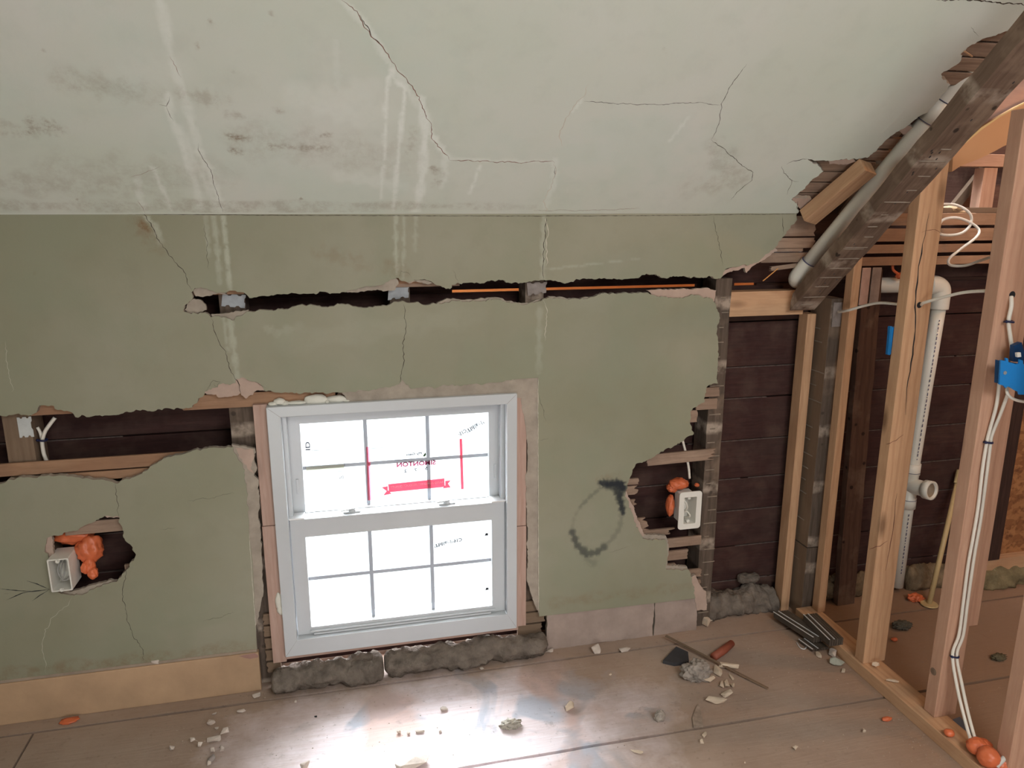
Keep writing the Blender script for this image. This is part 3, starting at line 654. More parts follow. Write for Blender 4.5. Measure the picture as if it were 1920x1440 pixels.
box('sheathing_board', WX0, WX1, .130, .150, .931, 1.034, SHEATH, sh, .001)
# board above the eave gap, with breaks in the gap where light is blocked
box('sheathing_board', XL-.1, 1.62, .130, .150, 1.1635, 1.26, SHEATH, sh, .001)
box('sheathing_board', XL-.1, 1.72, .1301, .1499, 1.261, 1.46, DECKW, sh, .001)
for a, b in ((XL-.1, .325), (.535, .60), (1.118, 1.25), (1.33, 3.4)): box('gap_block', a, b, .134, .150, 1.153, 1.165, DECKW, sh, 0)
box('sheathing_board', 1.62, 3.4, .130, .150, 1.166, 1.30, SHEATH, sh, .0018)
box('window_rough_header', WX0, WX1, .10, .150, .885, .93, OLDS, sh, .001)
# roof boards above the ceiling
rd = empty('roof_deck', (0, .3, Z0), kind='structure')
for i in range(14):
    s0 = -.32+i*.145
    bar('roof_board', CP(XL-.1, s0+.07, .155), CP(1.80, s0+.07, .155), .143, .018, DECKW, rd, up=CN, bev=0)
for x in (-.64, -.25, .18, .58, 1.0):
    bar('hidden_rafter', CP(x, -.25, .075), CP(x, 1.6, .075), .045, .09, OLDW, rd, up=CN, bev=0)
# soffit outside, ground outside
o = box('eave_soffit', XL-.1, 3.4, .16, .42, 1.185, 1.20, SOFF, None, 0); o['kind'] = 'structure'
o = box('eave_fascia', XL-.1, 3.4, .42, .44, 1.07, 1.20, SOFF, None, 0); o['kind'] = 'structure'
o = mk('ground', [(-30, .8, -3), (30, .8, -3), (30, 60, -3), (-30, 60, -3)], [(0, 1, 2, 3)], GROUND); o['kind'] = 'structure'
def shell(name, x0, x1, y0, y1, z0, z1, mat):
    o = box(name, x0, x1, y0, y1, z0, z1, mat, None, 0); o['kind'] = 'structure'; return o
shell('wall_left', -1.93, -1.885, -4.6, .13, -.02, 2.6, WALLP)
shell('wall_rear', -1.9, 3.4, -4.64, -4.6, -.02, 2.6, WALLP)
shell('wall_right', 3.3, 3.34, -4.6, .16, -.02, 2.6, PANELD)
shell('ceiling_flat', -1.93, 3.34, -4.64, -1.0, Z0+sin(SL)*STOP-.01, Z0+sin(SL)*STOP+.03, CEILP)
shell('wall_far_gable', 1.72, 3.3, .150, .17, 1.28, 2.7, PANELD)
shell('ceiling_far_room', 1.72, 3.3, -1.15, .17, 2.36, 2.40, DECKW)
# ================================================================== baseboards
bb = empty('baseboard_left', (-1.0, 0, 0), kind='structure')
zb = .128
o = box('board', XL, PY(487, 1250).x, -.004, .016, .0, zb, m_plain('tan_baseboard', (.45, .30, .185), .7, .2, 4), bb, .003, wob=0)
ledge_ = box('top_ledge', XL, PY(487, 1250).x-.004, -.002, .014, .1285, .137, m_plain('dusty_ledge', (.33, .26, .20), .9, .2), bb, .002)
mk('chipped_paint', [Vector((x, -.0045, z)) for x, z in ((-.345, .124), (-.30, .127), (-.291, .118), (-.291, .112), (-.315, .110), (-.33, .116))], [(0, 1, 2, 3, 4, 5)], m_plain('chip_red', (.33, .19, .16), .8, .15), bb)
bb2 = empty('baseboard_right', (.9, 0, 0), kind='structure')
BBM = m_plain('bare_base_plaster', (.37, .29, .25), .9, .14, 14, .5, .003)
BX = [.592, PY(1228, 1150).x, 1.125]
for k in range(2):
    a, b = BX[k]+.002, BX[k+1]-.002; yy = .006
    px = rough2([(a, 0), (b, 0), (b, .128), (a, .128)], .0016, .008, 50+k)
    slab('base_panel', px, [], lambda x, z, t: Vector((x, yy+t, z)), .016, BBM, BROWNC, bb2, .02)
# ================================================================== window
win = empty('window_1', (.138, .05, .105), kind='structure')
def ring(name, x0, x1, z0, z1, wl, wr, wb, wt, y0, y1, mat, parent, bev=.0018):
    """a mitred frame as one mesh"""
    bm = bmesh.new(); o_ = [(x0, z0), (x1, z0), (x1, z1), (x0, z1)]; i_ = [(x0+wl, z0+wb), (x1-wr, z0+wb), (x1-wr, z1-wt), (x0+wl, z1-wt)]
    v = [[bm.verts.new((p[0], y, p[1])) for p in q] for y in (y0, y1) for q in (o_, i_)]
    for k in range(4):
        j = (k+1) % 4
        bm.faces.new((v[0][k], v[0][j], v[1][j], v[1][k])); bm.faces.new((v[2][j], v[2][k], v[3][k], v[3][j]))
        bm.faces.new((v[0][j], v[0][k], v[2][k], v[2][j])); bm.faces.new((v[1][k], v[1][j], v[3][j], v[3][k]))
    bmesh.ops.recalc_face_normals(bm, faces=bm.faces)
    if bev: bmesh.ops.bevel(bm, geom=[e for e in bm.edges if e.calc_face_angle(0) > .9], offset=bev, segments=2, profile=.7, affect='EDGES')
    return mkbm(name, bm, mat, parent)
fr_ = ring('frame', -.214, .490, .105, .871, .036, .031, .052, .030, -.012, .115, VINYL, win)
# mitre joints as fine grooves
for a, b in (((-.214, .871), (-.178, .841)), ((.490, .871), (.459, .841)), ((-.214, .105), (-.178, .157)), ((.490, .105), (.459, .157))):
    ribbon('mitre_joint', [Vector((a[0], -.012, a[1])), Vector((b[0], -.012, b[1]))], .0008, NY, DUSTY, fr_, 3, 0.0, .0002, .02, False)
box('side_track', -.178, -.166, .022, .10, .52, .841, VINYL, win, .001); box('side_track', .447, .459, .022, .10, .52, .841, VINYL, win, .001)
box('head_stop', -.166, .447, .030, .045, .829, .841, VINYL, win, .001)
us = ring('upper_sash', -.170, .452, .500, .836, .037, .035, .03, .036, .055, .088, VINYL, win)
ls = ring('lower_sash', -.176, .457, .158, .522, .040, .041, .022, .052, .012, .046, VINYL, win)
box('sill_lip', -.140, .425, .004, .014, .166, .171, VINYL, ls, .001)
box('lift_rail', -.13, .41, .002, .012, .1585, .1645, VINYL, ls, .001)
box('rail_cap', -.176, .457, .008, .060, .522, .528, VINYL, ls, .002)
def pane(name, x0, x1, z0, z1, y, par): return box(name, x0, x1, y-.0015, y+.0015, z0, z1, GLASS, par, 0)
pane('glass', -.133, .417, .530, .800, .081, us); pane('glass', -.136, .416, .180, .470, .0385, ls)
GR = m_plain('grille_bars', (.42, .46, .52), .4, .04, 5, .05, .001)
for sash, x0, x1, z0, z1, y in ((us, -.133, .417, .530, .800, .0735), (ls, -.136, .416, .180, .470, .031)):
    for k in (1, 2): xx = x0+(x1-x0)*k/3; box('grille_bar', xx-.0055, xx+.0055, y, y+.005, z0, z1, GR, sash, .001)
    box('grille_bar', x0, x1, y+.0003, y+.0047, (z0+z1)/2-.0055+(.003 if sash == ls else -.005), (z0+z1)/2+.0055+(.003 if sash == ls else -.005), GR, sash, .001)
# sash locks on the meeting rail
for xc in (PY(660, 960, .03).x, PY(838, 943, .03).x):
    V1 = lathe([(.001, 0), (.011, 0), (.011, .006), (.008, .008), (.001, .008)], (xc, .034, .528), (0, 0, 1), 20)
    bm = bmesh.new(); bmesh.ops.create_cube(bm, size=1, matrix=Matrix.Translation((xc-.012, .030, .538)) @ Matrix.Rotation(.25, 4, 'Z') @ Matrix.Diagonal((.042, .010, .004, 1)))
    bm.verts.index_update(); V2 = [v.co.copy() for v in bm.verts]; F2 = [tuple(v.index for v in f.verts) for f in bm.faces]; bm.free()
    bm = bmesh.new(); bmesh.ops.create_cube(bm, size=1, matrix=Matrix.Translation((xc, .034, .530)) @ Matrix.Diagonal((.05, .018, .004, 1)))
    bm.verts.index_update(); V3 = [v.co.copy() for v in bm.verts]; F3 = [tuple(v.index for v in f.verts) for f in bm.faces]; bm.free()
    V, F = join([V1, (V2, F2), (V3, F3)]); mk('sash_lock', V, F, VINYL, ls)
for xc in (-.150, .436): box('vent_latch', xc-.0035, xc+.0035, .051, .055, .59, .635, VINYL, us, .001)
box('corner_shoe', -.178, -.135, .006, .05, .5285, .533, SILVER, ls, .001); box('corner_shoe', .415, .459, .006, .05, .5285, .533, SILVER, ls, .001)
# --- stickers and protective film print, read in reverse from inside
def text(name, s, x0, z0, wdt, hgt, y, mat, parent, rot=0.0, mirror=True, bold=.0):
    """lettering whose box starts at x0,z0 (left, bottom as seen from inside)"""
    c = bpy.data.curves.new(name, 'FONT'); c.body = s; c.size = 1; c.offset = bold; c.resolution_u = 3
    t = bpy.data.objects.new(name, c); COL.objects.link(t); dg = bpy.context.evaluated_depsgraph_get(); dg.update()
    me = bpy.data.meshes.new_from_object(t.evaluated_get(dg)); COL.objects.unlink(t); bpy.data.objects.remove(t)
    co = np.array([v.co[:] for v in me.vertices]); mn = co.min(0); sz = co.max(0)-mn
    F = [tuple(p.vertices) for p in me.polygons]; V = []
    for q in co:
        a = (q[0]-mn[0])/sz[0]*wdt; b = (q[1]-mn[1])/sz[1]*hgt
        if mirror: a = wdt-a
        V.append(Vector((x0+a*cos(rot)-b*sin(rot), y, z0+a*sin(rot)+b*cos(rot))))
    bpy.data.meshes.remove(me); return mk(name, V, F, mat, parent)
def flat(name, pts, y, mat, parent, th=.0006): return prism(name, [Vector((x, y, z)) for x, z in pts], (0, th, 0), mat, parent)
def gp(u, v, y=.072): p = PY(u, v, y); return (p.x, p.z)
def rect(u0, v0, u1, v1, wd):
    a = gp(u0, v0); b = gp(u1, v1); return [(a[0]-wd/2, a[1]), (a[0]+wd/2, a[1]), (b[0]+wd/2, b[1]), (b[0]-wd/2, b[1])]
YF = .072
stk = mk('film_print', [Vector((gp(690, 838)[0]-.0055, YF, gp(690, 838)[1])), Vector((gp(690, 838)[0]+.0055, YF, gp(690, 838)[1])), Vector((gp(693, 938)[0]+.0055, YF, gp(693, 938)[1])), Vector((gp(693, 938)[0]-.0055, YF, gp(693, 938)[1]))], [(0, 1, 2, 3)], FRED, us)
flat('film_print', rect(864, 823, 867, 917, .0080), YF, FRED, us)
a = gp(733, 926); b = gp(834, 912)
flat('ribbon_banner', [gp(728, 908), gp(833, 897), gp(834, 913), gp(729, 923)], YF, FRED, us)
flat('ribbon_banner', [gp(716, 914), gp(727, 912), gp(727, 919), gp(734, 926), gp(719, 929), gp(725, 921)], YF+.0008, FRED, us)
flat('ribbon_banner', [gp(845, 901), gp(835, 902), gp(835, 910), gp(830, 916), gp(845, 914), gp(840, 907)], YF+.0008, FRED, us)
rt_ = lambda p, q: atan2(q[1]-p[1], q[0]-p[0])
p0 = gp(732, 916); p1 = gp(831, 906); text('banner_lettering', 'RATED #1 HIGHEST PRODUCT QUALITY', p0[0], p0[1], hypot(p1[0]-p0[0], p1[1]-p0[1]), .0075, YF-.0005, FWHT, us, rt_(p0, p1), bold=.02)
p0 = gp(744, 876); p1 = gp(817, 871); text('film_lettering', 'SIMONTON', p0[0], p0[1], p1[0]-p0[0], .0145, YF, FMAR, us, rt_(p0, p1), bold=.03)
p0 = gp(762, 856); p1 = gp(791, 853); text('film_lettering', 'Ply Gem', p0[0], p0[1], p1[0]-p0[0], .0095, YF, FDARK, us, rt_(p0, p1), bold=.03)
flat('film_leaf', [gp(793, 855), gp(798, 848), gp(799, 853), gp(796, 856)], YF, FGRN, us)
for (u, v), s in (((758, 886), '2'), ((777, 884), '7'), ((797, 881), '5')): p0 = gp(u, v); text('film_lettering', s, p0[0], p0[1], .0075, .0095, YF, FDARK, us, bold=.03)
p0 = gp(575, 842); text('film_lettering', 'ID', p0[0]+.010, p0[1]-.004, .026, .013, YF, FDARK, us, pi/2, mirror=False, bold=.02)
for q in ([(585, 845), (645, 842)], [(585, 845), (586, 828)], [(695, 841), (740, 838)], [(573, 872), (646, 868)], [(573, 888), (646, 883)], [(573, 872), (573, 888)], [(646, 868), (646, 883)], [(740, 863), (800, 858)], [(785, 867), (815, 862)]):
    A = gp(*q[0]); B = gp(*q[1]); ribbon('film_line', [Vector((A[0], YF, A[1])), Vector((B[0], YF, B[1]))], .0006, NY, FDARK, us, 2, 0, .0002, .05, False)
flat('clear_label', [gp(574, 876), gp(645, 871), gp(645, 881), gp(574, 886)], YF+.001, FCLR, us)
p0 = gp(637, 898); text('film_lettering', 'EN', p0[0], p0[1], .011, .009, YF, FDARK, us, 0, bold=.01)
# barcodes with C15 and C16 codes
def barcode(par, A, B, y, txt, hgt, tp, th):
    A = Vector((A[0], y, A[1])); B = Vector((B[0], y, B[1])); d = B-A; L = d.length; d.normalize(); n = Vector((-d.z, 0, d.x)); r = random.Random(7); x = 0; parts = []
    while x < L:
        wv = r.choice((.0012, .0020, .0032)); 
        h0 = r.choice((0, 0, hgt*.3)); h1 = r.choice((hgt, hgt, hgt*.7, hgt*.5))
        q = [A+d*x+n*h0, A+d*min(L, x+wv)+n*h0, A+d*min(L, x+wv)+n*h1, A+d*x+n*h1]; parts.append((q, [(0, 1, 2, 3)])); x += wv+r.choice((.0007, .001, .0014))
    for h in (0, hgt): q = [A+n*(h-.0004), B+n*(h-.0004), B+n*(h+.0004), A+n*(h+.0004)]; parts.append((q, [(0, 1, 2, 3)]))
    V, F = join(parts); mk('barcode', V, F, FDARK, par); text('code_lettering', txt, tp[0], tp[1], .026, .012, y, FDARK, par, th, bold=.03)
A = gp(877, 812); B = gp(909, 793); barcode(us, A, B, YF, 'C15:', .012, gp(862, 818), rt_(A, B))
A = gp(815, 1027, .0295); B = gp(850, 1017, .0295); barcode(ls, A, B, .0295, 'C16', .010, gp(851, 1018, .0295), .12)
for u, v in ((912, 1002), (913, 1104)): A = gp(u, v, .0295); flat('corner_tag', [(A[0]-.005, A[1]-.004), (A[0]+.005, A[1]-.004), (A[0]+.005, A[1]+.003), (A[0]-.002, A[1]+.004)], .0295, FDARK, ls)
#@@THINGS
# ================================================================== framing behind the knee wall
def T(o, label, cat, group=None): return tag(o, label, cat, group)
T(box('wall_stud', -.872, -.806, .032, .115, 0, 1.38, OLDS, wob=.0012), 'old brown stud in the far left wall gap, behind the bright metal plate', 'stud')
T(box('wall_stud', -.316, -.250, .032, .115, 0, 1.38, OLDG, wob=.0012), 'old grey-brown stud just left of the window, nail holes showing', 'stud')
T(box('wall_stud', .134, .190, .032, .115, .93, 1.38, OLDG, wob=.001), 'old stud end in the wall slot above the window, behind the middle metal plate', 'stud')
T(box('wall_stud', .524, .580, .032, .115, 0, 1.38, OLDG, wob=.001), 'old stud right of the window, its top behind the dusty plate in the slot', 'stud')
T(box('wall_stud', 1.128, 1.182, .028, .115, 0, 1.19, OLDG, wob=.0016), 'old brown stud with lath marks at the torn right edge of the green wall', 'stud')
T(box('header_beam', 1.184, 1.445, .036, .09, 1.068, 1.146, NEWW, bev=.002), 'light wooden header board between the torn wall and the old rafter foot', 'beam')
T(box('wall_stud', 1.474, 1.506, .052, .10, 0, 1.066, NEWW, bev=.002), 'new pale stud below the header, left of the grey old post', 'stud')
post = T(empty('corner_post', (1.55, .05, 0)), 'dark grey weathered post with pale lath marks, at the corner of the torn wall', 'post')
def lathmarks(name, face, mat):
    pass
for nm_, z0_, z1_, x0_, y0_ in (('upper_post', .262, 1.12, 1.522, .004), ('lower_post', 0, .260, 1.520, .002)):
    po_ = box(nm_, x0_, 1.567, y0_, .11, z0_, z1_, OLDG, post, .002, wob=.0015); po_.data.materials.append(OLDS)
    for p_ in po_.data.polygons:
        if (po_.matrix_local.to_3x3() @ p_.normal).y < -.8: p_.material_index = 1
#box('upper_post', 1.522, 1.566, .004, .11, .262, 1.12, OLDG, post, .002, wob=.0015)
#box('lower_post', 1.520, 1.568, .002, .11, 0, .260, OLDG, post, .002, wob=.0015)
# old lath keys on the post: left face
m_, f_ = [], []
r = random.Random(4); V = []; F = []
def key(V, F, c, a, b, nr, th=.0018):
    """small raised mortar ridge: centre, half vectors a and b, normal"""
    k = len(V)
    for s, t in ((-1, -1), (1, -1), (1, 1), (-1, 1)): V.append(c+a*s+b*t)
    for s, t in ((-.8, -.4), (.8, -.4), (.8, .4), (-.8, .4)): V.append(c+a*s+b*t+nr*th)
    F += [(k+4, k+5, k+6, k+7)]+[(k+i, k+(i+1) % 4, k+4+(i+1) % 4, k+4+i) for i in range(4)]
KEYM = m_plain('mortar_keys', (.25, .20, .155), .95, .2, 30)
for i in range(23):
    z = .06+i*.048
    if r.random() < .25: continue
    w_ = r.uniform(.012, .04); key(V, F, Vector((1.5215, .058+r.uniform(-.02, .02), z+r.uniform(-.004, .004))), Vector((0, w_, 0)), Vector((0, 0, .0022)), Vector((-1, 0, 0)))
tag(mk('lath_marks', V, F, KEYM, post), kind='stuff')
hs = T(box('tie_plate', 1.528, 1.560, -.0005, .003, 1.030, 1.108, DUSTY, bev=.0006), 'grey metal tie plate nailed where the old post meets the rafter', 'metal plate')
V, F = [], []
for i in range(24):
    z = .05+i*.047
    w_ = r.uniform(.008, .024); key(V, F, Vector((1.155+r.uniform(-.01, .01), .0275, z)), Vector((w_, 0, 0)), Vector((0, 0, .002)), Vector((0, -1, 0)))
tag(mk('mortar_keys', V, F, KEYM), kind='stuff', label='pale horizontal mortar ridges left on the stud at the torn right edge', cat='mortar')
# nail plates
def nplate(px, y, mat, label, zz=0.0):
    c = [PY(u, v, y) for u, v in px]; tl, tr, br, bl_ = c; pts = []
    def edge(a, b, n=7, amp=.0):
        return [a.lerp(b, i/n) for i in range(n)]
    up_ = [tl.lerp(tr, t)+Vector((0, 0, d)) for t, d in ((0, 0), (.18, 0), (.24, -.004), (.34, -.004), (.4, 0), (.62, 0), (.68, -.004), (.78, -.004), (.84, 0), (1, 0))]
    dn_ = [br.lerp(bl_, t)+Vector((0, 0, d)) for t, d in ((0, 0), (.18, 0), (.26, .005), (.36, .004), (.42, 0), (.62, 0), (.68, .005), (.78, .004), (.84, 0), (1, 0))]
    rt = [tr.lerp(br, t)+Vector((d, 0, 0)) for t, d in ((.2, 0), (.3, -.003), (.55, -.003), (.65, 0), (.85, 0))]
    T(prism('nail_plate', up_+rt+dn_, (0, .0016, 0), mat), label, 'metal plate')
nplate([(417, 551), (461, 553), (459, 578), (415, 574)], .029, STEEL, 'small silvery nail plate at the left end of the wall slot')
nplate([(729, 538), (768, 533), (766, 558), (727, 563)], .029, STEEL, 'small grey nail plate in the middle of the wall slot, above the window')
nplate([(988, 530), (1026, 528), (1024, 549), (990, 555)], .029, DUSTY, 'dusty brown nail plate in the wall slot, up and right of the window')
nplate([(31, 783), (58, 781), (64, 819), (37, 821)], .029, m_plain('shiny_plate', (.80, .84, .86), .28, .08, 30, .1, .001, .5, .5), 'bright silver nail plate in the far left wall gap')
# laths
def lath(x0, x1, z0, z1, label, mat=LATHW, y=.0235, th=.008, rg=(.0, .0), group=None, tilt=0.0, cat='lath', name='lath'):
    zc = (z0+z1)/2
    return T(bar(name, (x0, y, zc-tilt*.5), (x1, y, zc+tilt*.5), th, z1-z0, mat, None, (0, 0, 1), .0012, rg, seed=int(abs(x0*991)+z0*4517)+1), label, cat, group)
def lpx(u0, u1, vt, vb, label, **k):
    um = (u0+u1)/2; zt = PY(um, vt, .02).z; zb = PY(um, vb, .02).z; return lath(PY(u0, vb, .02).x, PY(u1, vb, .02).x, zb, zt, label, **k)
lath(XL, -.425, .716, .751, 'long light brown lath along the bottom of the left wall gap', mat=LATHO)
lath(-.78, -.44, .680, .712, 'brown lath just below the long lath of the left wall gap', mat=LATHO)
lath(-.80, -.60, .876, .918, 'reddish lath peeking out at the top of the left wall gap', mat=LATHO)
lath(XL, -.80, .884, .905, 'narrow lath above the stud at the far left wall gap', mat=LATHO)
lath(-.43, -.02, .868, .908, 'brown lath above the top left corner of the window', mat=LATHO, rg=(.004, .004))
lath(-.03, .22, .874, .905, 'grey-brown lath right above the window, behind the cream foam', mat=LATHW)
lath(-.66, -.52, .905, .925, 'tip of lath showing in a bite at the top of the left wall gap', mat=LATHO)
lath(-.83, -.55, .655, .690, 'pale grey lath crossing the top of the hole around the left outlet box', mat=LATHW)
HZ = PY(200, 985, .02).z
lath(-.76, -.60, HZ-.020, HZ+.016, 'grey-pink lath in the upper right of the hole around the left outlet box', mat=LATHW)
lath(-.625, -.58, PY(225, 1070, .02).z-.003, PY(225, 1060, .02).z, 'grey lath stub at the right side of the hole around the left outlet box', mat=LATHW)
lath(-.41, -.25, 1.178, 1.192, 'short brown lath at the left end of the wall slot', mat=LATHO)
lath(-.06, .33, 1.186, 1.198, 'thin lath edge along the top of the wall slot', mat=LATHW, y=.026)
lath(.14, .30, 1.196, 1.212, 'broken lath piece above the middle nail plate', mat=LATHO, rg=(.004, .006))
for k in range(5):
    z = .235-k*.040
    lath(-.272, -.232, z-.034, z, 'dark purple-brown lath end %s of five, left of the window foot' % ORD[k], mat=OLDS, rg=(.002, 0))
for k in range(3):
    z = .175-k*.042
    lath(.500, .600-k*.01, z-.036, z, 'brown lath end %s of three, right of the window foot' % ORD[k], mat=OLDS, rg=(0, .003))
lpx(1310, 1348, 727, 744, 'reddish lath block at the torn wall edge, upper right', mat=LATHW, rg=(0, .002))
lpx(1305, 1344, 748, 768, 'pale lath block nailed on the stud at the torn wall edge', mat=LATHW)
lpx(1285, 1306, 770, 792, 'dark lath end in a notch of the torn wall edge', mat=LATHW, rg=(0, .003))
lath(PY(1214, 862, .02).x, PY(1335, 845, .02).x, PY(1270, 868, .02).z, PY(1270, 848, .02).z, 'long splintered lath crossing above the right outlet box', mat=LATHW, rg=(.003, .018), tilt=.004)
for k, (u1, vt, vb, rg) in enumerate(((1197, 898, 909, .002), (1193, 912, 928, .007), (1190, 938, 955, .005))):
    lpx(1165, u1, vt, vb, 'stubby broken lath left of the right outlet box, %s of three' % ORD[k], mat=LATHW, rg=(0, rg))
lpx(1180, 1213, 972, 996, 'split lath splinters at the lower left of the right outlet hole', mat=LATHW, rg=(0, .014))
lpx(1190, 1256, 994, 1005, 'pointed broken lath below the right outlet box', mat=LATHW, rg=(0, .014))
lpx(1240, 1314, 1008, 1025, 'flat lath below the right outlet box, reaching the stud', mat=LATHW)
lpx(1240, 1288, 1033, 1050, 'short pale lath block under the right outlet box', mat=LATHW, rg=(0, .002))
lpx(1238, 1268, 1058, 1070, 'small dark lath stub at the lower corner of the torn wall', mat=LATHW, rg=(0, .004))
lpx(1286, 1314, 1068, 1082, 'lath end on the stud above the torn base plaster', mat=LATHW, rg=(0, .003))
lpx(1290, 1312, 1088, 1104, 'lowest lath end beside the torn base plaster', mat=LATHW, rg=(0, .003))
# boards at the top right of the knee wall
for k, (u0, u1, vt, vb) in enumerate(((1470, 1527, 405, 443), (1448, 1526, 446, 465), (1440, 1505, 466, 472), (1425, 1523, 474, 492))):
    lpx(u0, u1, vt, vb, 'broken brown wall lath beside the white pipe, %s of four' % ORD[k], mat=LATHW, rg=(.004, .003))
lath(PY(1446, 502, .02).x, PY(1508, 490, .02).x, PY(1470, 504, .02).z, PY(1470, 496, .02).z, 'thin hanging lath sliver left of the pipe elbow', mat=LATHW, rg=(.003, .006), tilt=.012)
T(bar('splinter', PY(1430, 527, .02), PY(1459, 503, .02), .003, .004, SOFF, up=(0, 1, 0)), 'glowing orange splinter sticking up in the dark gap left of the pipe', 'splinter')
# ceiling laths
ULIM = [(45, 2010), (60, 1990), (75, 1900), (100, 1880), (150, 1850), (158, 1845), (160, 0), (243, 0), (244, 1697), (262, 1690), (295, 1680), (303, 1652), (372, 1545), (380, 1525)]
def ulim(v):
    for (a, x), (b, y) in zip(ULIM, ULIM[1:]):
        if a <= v < b: return x+(y-x)*(v-a)/(b-a)
    return 0
def uedge(v):
    best = None
    for (u0, v0), (u1, v1) in zip(CE, CE[1:]):
        if min(v0, v1) <= v <= max(v0, v1) and v0 != v1:
            x = u0+(u1-u0)*(v-v0)/(v1-v0); best = x if best is None else min(best, x)
    return best
nl = 0; s = .045; rows = []
while s < .66:
    x = 1.4
    for _ in range(6):                                   # where this row leaves the plaster
        u, v = pj(CP(x, s, .02)); ue = uedge(v)
        if ue is None: break
        x += (ue-u)*.0014
    if ue is not None:
        xe = x; ur = ulim(v)
        if ur > ue+4:
            xr = xe
            for _ in range(30):
                u2, v2 = pj(CP(xr, s, .02)); ur = ulim(v2) or ur; xr += (ur-u2)*.0012
            rows.append((s, xe, min(xr, 2.0)))
    s += .0435
rows.sort(key=lambda q: -q[0])
hi = [q for q in rows if q[0] > .34]; lo = [q for q in rows if q[0] <= .34]
for grp, desc in ((hi, 'bare lath near the old rafter top, %s of its row'), (lo, 'bare lath behind the pale nailer block, %s of its row')):
    for k, (s, xe, xr) in enumerate(grp):
        r = random.Random(int(s*1000))
        T(bar('ceiling_lath', CP(xe-.14, s, .0245), CP(xr+r.uniform(-.008, .008), s+r.uniform(-.002, .002), .0245), .0365, .009, LATHW, up=CN, bev=.001, wob=.0006), desc % (ORD[k] if k < 12 else 'lowest'), 'lath')
T(bar('splinter', PC(1808, 96, -.004), PC(1823, 106, -.008), .004, .004, NEWW, up=CN), 'pale splinter on the bare ceiling laths near the top of the rafter', 'splinter')
# pale nailer block, dark plank behind it
na, nb_ = PC(1514, 408, -.026), PC(1628, 312, -.026)
T(bar('nailer_block', na, nb_, .052, .044, NEWW, up=CN, bev=.003), 'pale two-by-four nailer lying over the bare laths, left of the white pipe', 'lumber')
T(bar('dark_plank', PC(1560, 440, .10), PC(1660, 300, .10), .10, .03, OLDS, up=CN), 'dark plank in the roof cavity between the nailer and the white pipe', 'lumber')
# old rafter in front of the pipe
RX0, RX1 = 1.38, 1.469; UZ = 1.096
def RP(x, y, off): return Vector((x, y, UZ-TS*y))+CN*off
raf = T(empty('old_rafter', (1.425, .0, 1.07)), 'thick old brown rafter running steeply up past the white pipe, nail holes underneath', 'rafter')
bm = bmesh.new(); n = 26; g = {}; r = random.Random(9)
for i in range(n+1):
    y = .012-.80*i/n
    for j, (x, o_) in enumerate(((RX0, 0), (RX1, 0), (RX1, .036+.009*i/n), (RX0, .036+.009*i/n))):
        q = RP(x+r.uniform(-.0015, .0015), y, o_+r.uniform(-.0015, .0015))
        if i == 0: q.y = .012; q.z = UZ-TS*.012+o_/cos(SL)*(.62 if j in (2, 3) else 1)
        g[i, j] = bm.verts.new(q)
for i in range(n):
    for j in range(4): bm.faces.new((g[i, j], g[i+1, j], g[i+1, (j+1) % 4], g[i, (j+1) % 4]))
bm.faces.new([g[0, j] for j in range(4)]); bm.faces.new([g[n, j] for j in (3, 2, 1, 0)])
bmesh.ops.recalc_face_normals(bm, faces=bm.faces)
V = [v.co.copy() for v in bm.verts]; bm.verts.index_update(); F = [tuple(v.index for v in f.verts) for f in bm.faces]
# own axes along the slope so that the grain follows it
R = Matrix((-Vector((0, cos(SL), -sin(SL))), Vector((1, 0, 0)), CN)).transposed(); R3 = Matrix((CS, Vector((-1, 0, 0)), CN)).transposed()
me = bpy.data.meshes.new('timber'); org = RP((RX0+RX1)/2, .012, 0); Ri = R3.inverted()
me.from_pydata([Ri @ (v-org) for v in V], [], F); me.materials.append(OLDW); me.materials.append(OLDS)
for p in me.polygons:
    nrm = R3 @ p.normal
    if nrm.x < -.7: p.material_index = 1
bm.free(); link('timber', me, org, raf, R3)
V, F = [], []; r = random.Random(21)
for i in range(19):
    y = -.01-i*.0345
    for _ in range(r.choice((1, 1, 2))):
        w_ = r.uniform(.010, .040); c = RP(RX0+.045+r.uniform(-.012, .012), y+r.uniform(-.003, .003), -.0002)
        if y < -.52: continue
        key(V, F, c, Vector((w_, 0, 0)), CS*.0017, -CN)
tag(mk('lath_marks', V, F, KEYM, raf), kind='stuff')
V, F = [], []
for i in range(34):
    y = -.02-r.random()*.62; c = RP(RX0+r.choice((.018, .045, .07))+r.uniform(-.006, .006), y, -.0003)
    k = len(V); a = Vector((.0018, 0, 0)); b = CS*.0042; V += [c-a-b*.3, c+a-b, c+a*1.5+b*.4, c-a*.2+b]; F.append((k, k+1, k+2, k+3))
tag(mk('nail_holes', V, F, BLACK, raf), kind='stuff')
# vent pipe beside it
A, B = PY(1503, 508, .012), PC(1799, 150, .036)
vp = T(empty('vent_pipe', A), 'white plastic pipe climbing along the old rafter into the ceiling', 'pipe')
B2 = A+(B-A)*1.35
tube('pipe', [A.lerp(B2, t/4) for t in range(5)], .0215, PVC, vp, 24, False)
d = (B-A).normalized()
tube('elbow', [A+d*.035, A+d*.0, A-d*.022+Vector((.004, .006, -.004)), A-d*.030+Vector((.03, .03, -.012)), A-d*.025+Vector((.075, .05, -.016))], [.0248, .0248, .0255, .0248, .023], PVC, vp, 24)
RB = m_plain('blue_grey_print', (.10, .10, .17), .5, .1)
tube('joint_mark', [A+d*.0352, A+d*.0375], .0251, RB, vp, 24, False)
cpl = tube('coupling', [PC(1762, 207, .05)-d*.03, PC(1762, 207, .05)+d*.03], .0245, PVC, vp, 24, False)
